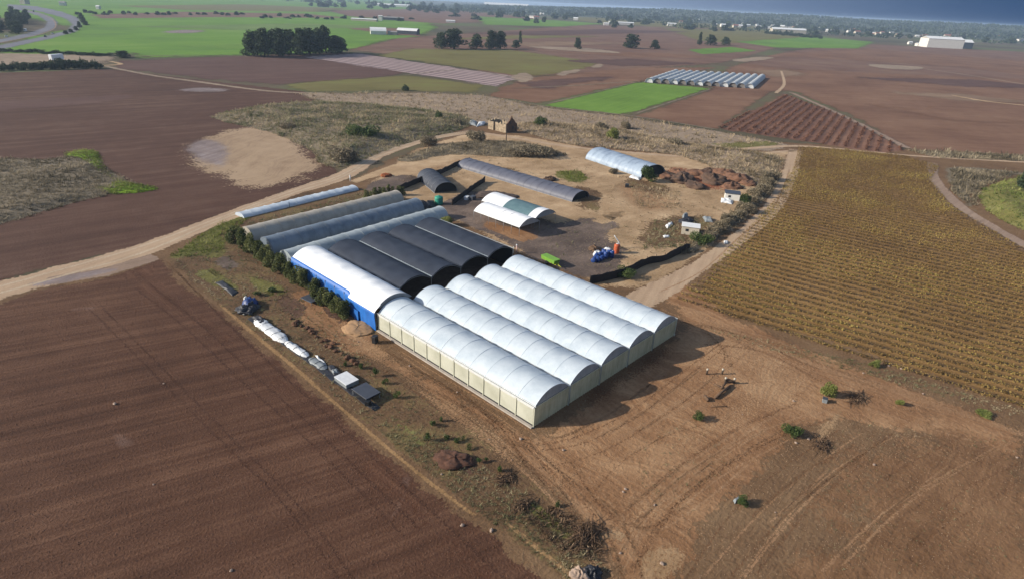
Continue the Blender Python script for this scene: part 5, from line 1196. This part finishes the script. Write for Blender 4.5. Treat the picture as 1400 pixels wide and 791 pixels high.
# lime green cart
P = G(752, 361); t = empty('farm_cart', 'lime green farm cart with yellow frame just behind the greenhouse', 'cart', tuple(P), ang((740, 352), (765, 364)))
MB().box((0, 0, 1.35), (4.2, 1.7, .9), taper=1.12).build('hopper', M['lime'], t); MB().box((0, 0, .8), (4.9, 1.2, .16)).build('frame', M['yellow'], t); MB().tube([(2.4, 0, .8), (3.8, 0, .55)], .08).build('drawbar', M['yellow'], t)
for s in (-1, 1): MB().lathe([(.2, -.14), (.5, -.14), (.5, .14), (.2, .14)], (-.3, s*.86, .5), 18, 'y').build('wheel', M['rubber'], t)
def crate(name, label, cat, px, py, d, mat, rz=0, legs=0, topmat=None, z=0):
    P = G(px, py); t = empty(name, label, cat, (P[0], P[1], z), rz)
    if legs:
        for x in (-1, 1):
            for y in (-1, 1): MB().box((x*(d[0]/2-.1), y*(d[1]/2-.1), legs/2), (.08, .08, legs)).build('leg', M['steel'], t)
    MB().bbox((0, 0, legs+d[2]/2+.002), d, b=.03).build('body', mat, t)
    MB().bbox((0, 0, legs+d[2]+.04), (d[0]+.08, d[1]+.08, .07), b=.015).build('top', topmat or mat, t); return t
crate('bin', 'black wheeled bin at the corner of the blue wall', 'bin', 513, 468, (.9, .8, 1.35), M['black_pl'], .3)
crate('crate', 'white box standing by itself between black tunnel and white canopies', 'box', 638, 273, (1.5, 1.2, 1.0), M['white_pl'], .4)
crate('crate', 'dark grey box beside the white box near the black tunnel', 'box', 646, 273, (1.9, 1.4, 1.1), M['slate_panel'], .2)
crate('bin', 'small black bin on the grass near the pale blue tunnel', 'bin', 857, 256, (1.5, 1.2, 1.0), M['black_pl'], .5)
heap('scrap_heap', 'heap of black crates and sheeting beside the teal tank', 'scrap', 582, 283, 24, 1.5, M['black_tarp'], None, 1.4, .4, 23)
def shed(label, px, py, Lh, W, H, rz, roof, wall, dark_end=True):
    P = G(px, py); t = empty('shed', label, 'shed', tuple(P), rz)
    m = MB(); m.box((0, W/2-.05, H/2), (Lh, .1, H)); m.box((0, -W/2+.05, H/2), (Lh, .1, H)); m.box((-Lh/2+.05, 0, H/2), (.098, W-.21, H)); m.box((Lh/2-.05, 0, H/2), (.098, W-.21, H)); m.build('wall', wall, t)
    MB().bbox((0, 0, H+.09), (Lh+.4, W+.4, .14), b=.03).build('roof', roof, t)
    MB().box((Lh/2+.03, 0, H*.45), (.05, W*.7, H*.85)).build('door', M['glass_dark'], t)
    MB().box((-.2*Lh, -W/2-.03, H*.6), (.8, .05, .7)).build('window', M['glass_dark'], t); return t
RZ = ang((930, 316), (960, 320))
shed('white flat-roofed shed with dark end at the edge of the yard', 943, 319, 4.6, 3.4, 2.3, RZ, M['roof_white'], M['wall_cream'])
shed('small hut with dark roof and pale front near the spoil heaps', 1000, 272, 4.6, 4.0, 2.2, RZ, M['slate_panel'], M['wall_white'])
sheet_obj('tarpaulin', 'pale sheet sloping to the ground in front of the dark-roofed hut', 'sheet', [(986, 271), (1003, 275), (1001, 280), (985, 277)], M['white_pl'], .5, .1, 4)
sheet_obj('tarpaulin', 'grey sheet lying on the grass right of the white shed', 'sheet', [(960, 297), (972, 299), (975, 305), (964, 304)], M['grey_tarp'], .7, .2, 5)
heap('scrap_heap', 'grey and black scrap pile behind the white shed', 'scrap', 939, 304, 18, 1.1, M['black_tarp'], None, 1.4, .2, 25)
sheet_obj('tarpaulin', 'light grey sheet on top of the scrap behind the white shed', 'sheet', [(932, 296), (940, 296), (941, 301), (933, 302)], M['grey_tarp'], 1.2, .3, 6)
sheet_obj('plastic_sheet', 'white plastic litter in the weeds left of the white shed', 'litter', [(909, 309), (919, 304), (920, 308), (912, 313)], M['white_pl'], .4, .3, 7)
sheet_obj('plastic_sheet', 'small white litter below the weeds left of the white shed', 'litter', [(906, 323), (915, 322), (915, 325), (908, 326)], M['white_pl'], .3, .2, 8)
sheet_obj('plastic_sheet', 'white sack lying on the track beside the vineyard', 'sack', [(989, 330), (995, 330), (995, 334), (990, 334)], M['white_pl'], .35, .2, 9)
sheet_obj('slab', 'long white slab lying beside the ruined house', 'slab', [(651, 174), (661, 172), (664, 168), (654, 168)], M['white_pl'], .9, .1, 10)
sheet_obj('tarpaulin', 'grey sheet between the green bush and the white slab', 'sheet', [(640, 170), (651, 173), (652, 167), (643, 165)], M['grey_tarp'], .8, .2, 11)
sheet_obj('tarpaulin', 'pale blue-grey sheet lying at the near side of the pale blue tunnel', 'sheet', [(862, 240), (878, 244), (874, 247), (860, 243)], M['white_pl'], .4, .2, 12)
P = G(692, 193); t = empty('post', 'dark upright post at the roadside below the ruin', 'post', tuple(P)); MB().tube([(0, 0, 0), (0, 0, 5.0)], [.22, .16], 8).build('shaft', M['pole'], t); MB().box((0, 0, 4.6), (1.1, .12, .12)).build('crossarm', M['pole'], t)
P = G(479, 248); t = empty('post', 'short white marker post where the dirt road bends', 'post', tuple(P)); MB().tube([(0, 0, 0), (0, 0, 1.8)], .18, 8).build('shaft', M['white_pl'], t); MB().lathe([(.26, 0), (.26, .18), (.1, .3)], (0, 0, 1.8), 10).build('cap', M['white_pl'], t)
heap('scrap_heap', 'rusty brown scrap pile beside the road bend', 'scrap', 528, 241, 14, .9, simple('rust', S(150, 84, 48), .9, .2, 2, bump=.6), None, 1.2, .3, 27)
for px, py in [(706, 346)]:
    P = G(px, py); t = empty('post', 'small pinkish white post behind the black spans', 'post', tuple(P)); MB().tube([(0, 0, 0), (0, 0, 2.0)], .14, 8).build('shaft', simple('pink_paint', S(222, 186, 178), .6, .05), t); MB().lathe([(.2, 0), (.22, .2), (.08, .32)], (0, 0, 2.0), 10).build('cap', M['white_pl'], t)
# black cloth fences
def fence(label, px, h, mat=None):
    W = catmull([G(*p) for p in px], 8); t = empty('silt_fence', label, 'fence', (W[0][0], W[0][1], 0)); o0 = W[0]
    rows = []
    for i, p in enumerate(W):
        hh = h*(1+.22*mnoise.noise(Vector((p[0]*.5, p[1]*.5, 2)))); ln = .25*mnoise.noise(Vector((p[0]*.3, p[1]*.3, 7)))
        rows.append([(p[0]-o0[0]+ln*k, p[1]-o0[1]+ln*k, hh*k) for k in (0, .35, .7, 1)])
    MB().grid(rows, True).build('cloth', mat or M['silt'], t, solid=.04)
    for p in W[::4]: MB().box((p[0]-o0[0]+.05, p[1]-o0[1]+.05, h*.55), (.09, .09, h*1.1)).build('post', M['pole'], t)
fence('black cloth fence running up from the right side of the greenhouse', [(806, 388), (832, 383), (858, 375), (884, 362), (908, 357), (930, 347), (942, 342)], 2.0)
fence('dark cloth fence along the road side of the black net tunnel', [(545, 262), (575, 249), (605, 237), (628, 226), (642, 222)], 1.8)
fence('shorter dark cloth fence between black tunnel and slate tunnel', [(618, 281), (636, 268), (652, 256), (663, 249)], 1.9)

# ---- the strip beside the near field
sheet_obj('tarpaulin', 'crumpled black tarpaulin at the upper end of the verge', 'tarpaulin', [(294, 386), (304, 384), (326, 400), (318, 405)], M['black_tarp'], .25, .25, 31)
heap('covered_heap', 'black-sheeted heap at the head of the white plastic row', 'heap', 340, 424, 27, 1.1, M['black_tarp'], None, 1.1, .5, 33, lump=.5)
sheet_obj('tarpaulin', 'blue and white tarpaulin thrown over the black heap', 'tarpaulin', [(329, 420), (343, 408), (354, 415), (341, 427)], M['blue_tarp'], 1.1, .5, 34)
sheet_obj('tarpaulin', 'small white rag on top of the blue tarpaulin', 'rag', [(333, 416), (340, 414), (341, 418), (335, 420)], M['white_pl'], 1.6, .2, 36)
def bale(name, label, p0, p1, w, h, mat, seed):
    A, B = G(*p0), G(*p1); Ln = float(np.linalg.norm(B-A)); t = empty(name, label, 'bundle', tuple(A), math.atan2(B[1]-A[1], B[0]-A[0])); rows = []; n = int(Ln*2.2)
    for i in range(n+1):
        u = i/n; e = min(1, 6*u+.12, 6*(1-u)+.12)**.5; row = []
        for j in range(13):
            a = math.pi*j/12; d = (1+.16*mnoise.noise(Vector((i*.45, j*.35, seed)))+.26*mnoise.noise(Vector((i*1.1, j*.9, seed)))+.16*mnoise.noise(Vector((i*2.6, j*2.1, seed))))*e
            row.append((Ln*u, -w/2*math.cos(a)*d, h*math.sin(a)**.7*d+.06))
        rows.append(row)
    MB().grid(rows, True, True).build('wrap', mat, t); n = max(3, int(Ln/2.2))
    for i in range(n):
        x = Ln*(i+.5)/n; MB().tube([(x, -w/2*math.cos(math.pi*j/10)*1.04, h*math.sin(math.pi*j/10)**.7*1.06+.07) for j in range(11)], .035, 5).build('strap', M['black_pl'], t)
bale('wrapped_bundle', 'wide white plastic-wrapped bundle in the row beside the ploughed field', (350, 437), (391, 468), 2.2, .55, M['white_pl'], 1)
bale('wrapped_bundle', 'narrow smooth white bundle below the wide white one', (391, 468), (421, 488), 1.4, .5, M['white_pl'], 5)
bale('wrapped_bundle', 'grey plastic-covered bundle at the lower end of the white row', (424, 490), (446, 505), 1.5, .35, M['grey_tarp'], 9)
sheet_obj('groundsheet', 'black sheet laid along the field edge beside the white bundles', 'sheet', [(338, 436), (346, 432), (520, 556), (512, 562)], M['black_tarp'], .02, .05, 37, 40)
ra2 = ang((462, 520), (487, 510))
crate('raised_bed', 'box topped with crumpled white sheet next to the dark table', 'box', 474, 522, (3.3, 2.3, .75), M['grey_tarp'], ang((463, 516), (480, 528)), 0, M['white_pl'])
crate('tray_table', 'dark grey tray table on legs beside the young plants', 'table', 501, 541, (3.7, 2.6, .25), M['black_pl'], ang((485, 530), (508, 546)), .75, M['slate_panel'])
crate('crate', 'small black crate at the lower end of the dark table', 'box', 503, 553, (.8, .7, .8), M['black_pl'], .6)
crate('tray_table', 'low dark panel on short legs under the hedge', 'table', 425, 411, (3.4, 2.3, .12), M['slate_panel'], ang((413, 404), (430, 412)), .45, M['slate_panel'])
def lumps(name, label, cat, pts, size, mat, group, ref=[]):
    protos = []
    for i, (px, py) in enumerate(pts):
        P = G(px, py)
        if i < 3:
            m = MB(); rows = []
            for a in range(8):
                th = math.pi*a/7; row = []
                for b in range(11):
                    ph = 2*math.pi*(b % 10)/10; d = 1+.45*mnoise.noise(Vector((math.cos(ph)*1.5+i*7, math.sin(ph)*1.5, math.cos(th)*1.5)))
                    row.append((math.sin(th)*math.cos(ph)*d, .8*math.sin(th)*math.sin(ph)*d, .55*math.cos(th)*d+.3))
                rows.append(row)
            o = m.grid(rows, False, True).build(name, mat); protos.append(o)
        else: o = protos[i % 3].copy(); col.objects.link(o)
        o.location = (P[0], P[1], zl(P, 10)); o.rotation_euler = (0, 0, rnd.uniform(0, 6)); s = size*rnd.uniform(.5, 1.4); o.scale = (s, s, s); tag(o, label, cat, group)
lumps('earth_clod', 'dark earth clod in the line of lumps along the sandy track', 'clod', [(398, 436), (406, 440), (412, 446), (420, 449), (428, 456), (433, 461), (440, 467), (447, 473), (452, 475), (459, 480), (468, 484), (475, 490), (482, 494), (487, 498), (456, 470), (445, 466), (425, 453), (403, 444)], .55, M['clod'], 'earth clods along the sandy track')
lumps('stone', 'small pale stone scattered on the bare ground', 'stone', [(490, 467), (848, 756), (852, 672), (905, 770), (1195, 635), (1088, 605), (1105, 600), (895, 690), (700, 628), (770, 615), (1215, 500), (1232, 504), (1262, 538), (1180, 510), (1390, 625), (855, 668), (1060, 700), (625, 536), (712, 600), (560, 500), (1085, 548), (604, 648), (668, 600), (1015, 566)], .2, M['rock'], 'pale stones on the bare ground')
lumps('field_stone', 'pale stone lying in the ploughed field', 'stone', [(224, 524), (632, 718), (210, 662), (316, 780), (672, 725), (157, 552)], .22, M['rock'], 'pale stones in the ploughed field')
def brush(label, px, py, wpx, hm, n, seed):
    P = G(px, py); w = wpx*pxm(P)/2; g = np.random.default_rng(seed); t = empty('brushwood_pile', label, 'brushwood', (P[0], P[1], zl(P, 10)))
    m = MB()
    for i in range(n):
        a = g.uniform(0, 6.28); c = g.normal(0, .4, 2)*w; l = g.uniform(.4, 1.0)*w; z = g.uniform(.05, hm); 
        m.tube([(c[0]-math.cos(a)*l, c[1]*.7-math.sin(a)*l*.6, z*.3), (c[0], c[1]*.7, z), (c[0]+math.cos(a)*l, c[1]*.7+math.sin(a)*l*.6, z*.5+g.uniform(0, .3))], [.03, .05, .02], 4)
    m.build('branches', M['timber'], t)
    Pq = np.stack([g.normal(0, .45, 260)*w, g.normal(0, .3, 260)*w, g.uniform(0, hm*1.1, 260)], 1); cr = quads_obj('foliage', leaf_quads(Pq, .3, g, 0, .3), g.uniform(0, 1, 260), LM['brush'], t)
brush('pile of pale branches on the verge below the greenhouse corner', 712, 693, 34, .7, 40, 1)
brush('long dark brushwood pile at the lower end of the verge', 800, 735, 60, .8, 70, 2)
brush('dark brushwood pile right of the small yellow-green tree', 1170, 545, 36, .5, 50, 3)
brush('flat brushwood pile right of the low bright green plant', 1123, 609, 36, .3, 40, 4)
brush('scatter of dead twigs in the middle of the verge', 690, 655, 34, .4, 30, 5)
heap('boulder', 'big pale rock at the bottom of the verge', 'rock', 793, 786, 26, .8, M['rock'], None, .8, .4, 41, lump=.5)
heap('hollow_lump', 'black-brown lump standing for the dark hollow beside the big pale rock', 'dark hollow', 812, 785, 24, .7, M['black_tarp'], None, 1.1, .2, 43, lump=.5)  # shade of the hollow put into a dark solid lump
sheet_obj('tarpaulin', 'torn black sheet lying between the grey bundle and the white-topped box', 'tarpaulin', [(446, 500), (456, 498), (470, 514), (456, 514)], M['black_tarp'], .25, .3, 61)
sheet_obj('tarpaulin', 'black sheet slumped off the upper end of the wide white bundle', 'tarpaulin', [(343, 434), (354, 432), (368, 444), (356, 448)], M['black_tarp'], .55, .3, 62)
sheet_obj('plastic_sheet', 'torn white plastic trailing beside the grey bundle', 'sheet', [(430, 486), (442, 492), (446, 498), (436, 494)], M['white_pl'], .2, .25, 63)
sheet_obj('plastic_sheet', 'grey plastic sheet beside the dark groundsheet above the white-topped box', 'sheet', [(452, 506), (462, 504), (464, 512), (456, 512)], M['grey_tarp'], .3, .25, 64)
# heap of timbers with white-topped posts
P = G(985, 530); c0 = zl(P, 12)
def log(label, p0, p1, r, z=.2, mat=None):
    A, B = G(*p0), G(*p1); tag(MB().tube([(A[0], A[1], c0+z), ((A[0]+B[0])/2, (A[1]+B[1])/2, c0+z+.12), (B[0], B[1], c0+z+.05)], [r, r*.95, r*.8], 8).build('timber', mat or M['timber'], None), label, 'timber')
log('long dark beam sloping across the heap of timbers', (977, 545), (998, 529), .24, .25)
log('short timber lying above the long beam', (985, 534), (992, 526), .22, .5)
log('pale timber lying at the left of the heap', (976, 527), (986, 533), .2, .3)
log('dark stump-like timber by itself below the heap', (963, 543), (968, 549), .33, .2)
log('thin stick lying flat below the heap of timbers', (972, 556), (994, 556), .07, .1)
log('dark log behind the white-topped posts', (990, 521), (1002, 524), .28, .35)
for px, py, lb in [(966, 511, 'white-topped post standing apart at the left of the timber heap'), (987, 511, 'white-topped post behind the timber heap'), (991, 523, 'white-topped post in the middle of the timber heap'), (1003, 524, 'white-topped post at the right end of the timber heap')]:
    P = G(px, py); t = empty('marker_post', lb, 'post', (P[0], P[1], c0)); MB().tube([(0, 0, 0), (0, 0, .8)], .16, 8).build('shaft', M['pole'], t); MB().lathe([(.18, 0), (.19, .24), (.1, .32)], (0, 0, .8), 10).build('cap', M['wall_cream'], t)
crate('valve_box', 'small grey box with darker lid below the small yellow-green tree', 'box', 1127, 549, (.75, .7, .7), M['grey_tarp'], .3, 0, M['slate_panel'])
sheet_obj('plastic_sheet', 'grey plastic litter beside the small green plant', 'litter', [(1002, 684), (1010, 679), (1014, 682), (1004, 688)], M['grey_tarp'], .3, .2, 51)

# soil clods and gravel
def clods(name, P, n, size, mat, layer):
    Q = scatter(P, n, rng); k = rng.uniform(.4, 1.3, n)*size; a = rng.uniform(0, 6.28, n); J = rng.uniform(.6, 1.3, (n, 5)); m = MB()
    for i in range(n):
        z = zl(Q[i], layer); o = 5*i
        m.v += [(Q[i, 0]+k[i]*J[i, j]*math.cos(a[i]+j*math.pi/2), Q[i, 1]+k[i]*J[i, j]*math.sin(a[i]+j*math.pi/2), z-.02) for j in range(4)]+[(Q[i, 0]+k[i]*.2, Q[i, 1], z+k[i]*J[i, 4]*.7)]
        m.f += [(o, o+1, o+4), (o+1, o+2, o+4), (o+2, o+3, o+4), (o+3, o, o+4)]; m.sm += [False]*4
    m.build(name, mat)['kind'] = 'stuff'
clods('soil_clods', wpoly([(-40, 440), (60, 400), (222, 356), (335, 452), (530, 618), (790, 820), (-40, 820)]), 12000, .10, simple('loose_soil', S(112, 80, 62), .95, .2, 6), 6)
clods('gravel', wpoly([(540, 480), (727, 590), (920, 445), (1180, 500), (1420, 590), (1420, 800), (860, 800), (760, 680), (640, 570)]), 7000, .075, simple('loose_stones', S(164, 134, 106), .95, .25, 6), 12)
clods('gravel', wpoly([(540, 262), (640, 215), (800, 216), (1000, 250), (940, 345), (820, 385), (700, 335)]), 3500, .12, simple('yard_stones', S(170, 146, 120), .95, .3, 6), 9)

# ---- hazy air over the whole plain
hm, ht = newmat('haze'); g = NG(ht); pv = g.n('ShaderNodeVolumePrincipled'); pv.inputs['Color'].default_value = (.58, .76, 1.0, 1); pv.inputs['Density'].default_value = .00010; pv.inputs['Anisotropy'].default_value = .1
o = g.n('ShaderNodeOutputMaterial'); g.link(pv.outputs[0], o.inputs['Volume'])
hz = MB().box((0, 0, 31.0), (27000, 27000, 68.0)).build('haze', hm); hz['kind'] = 'stuff'
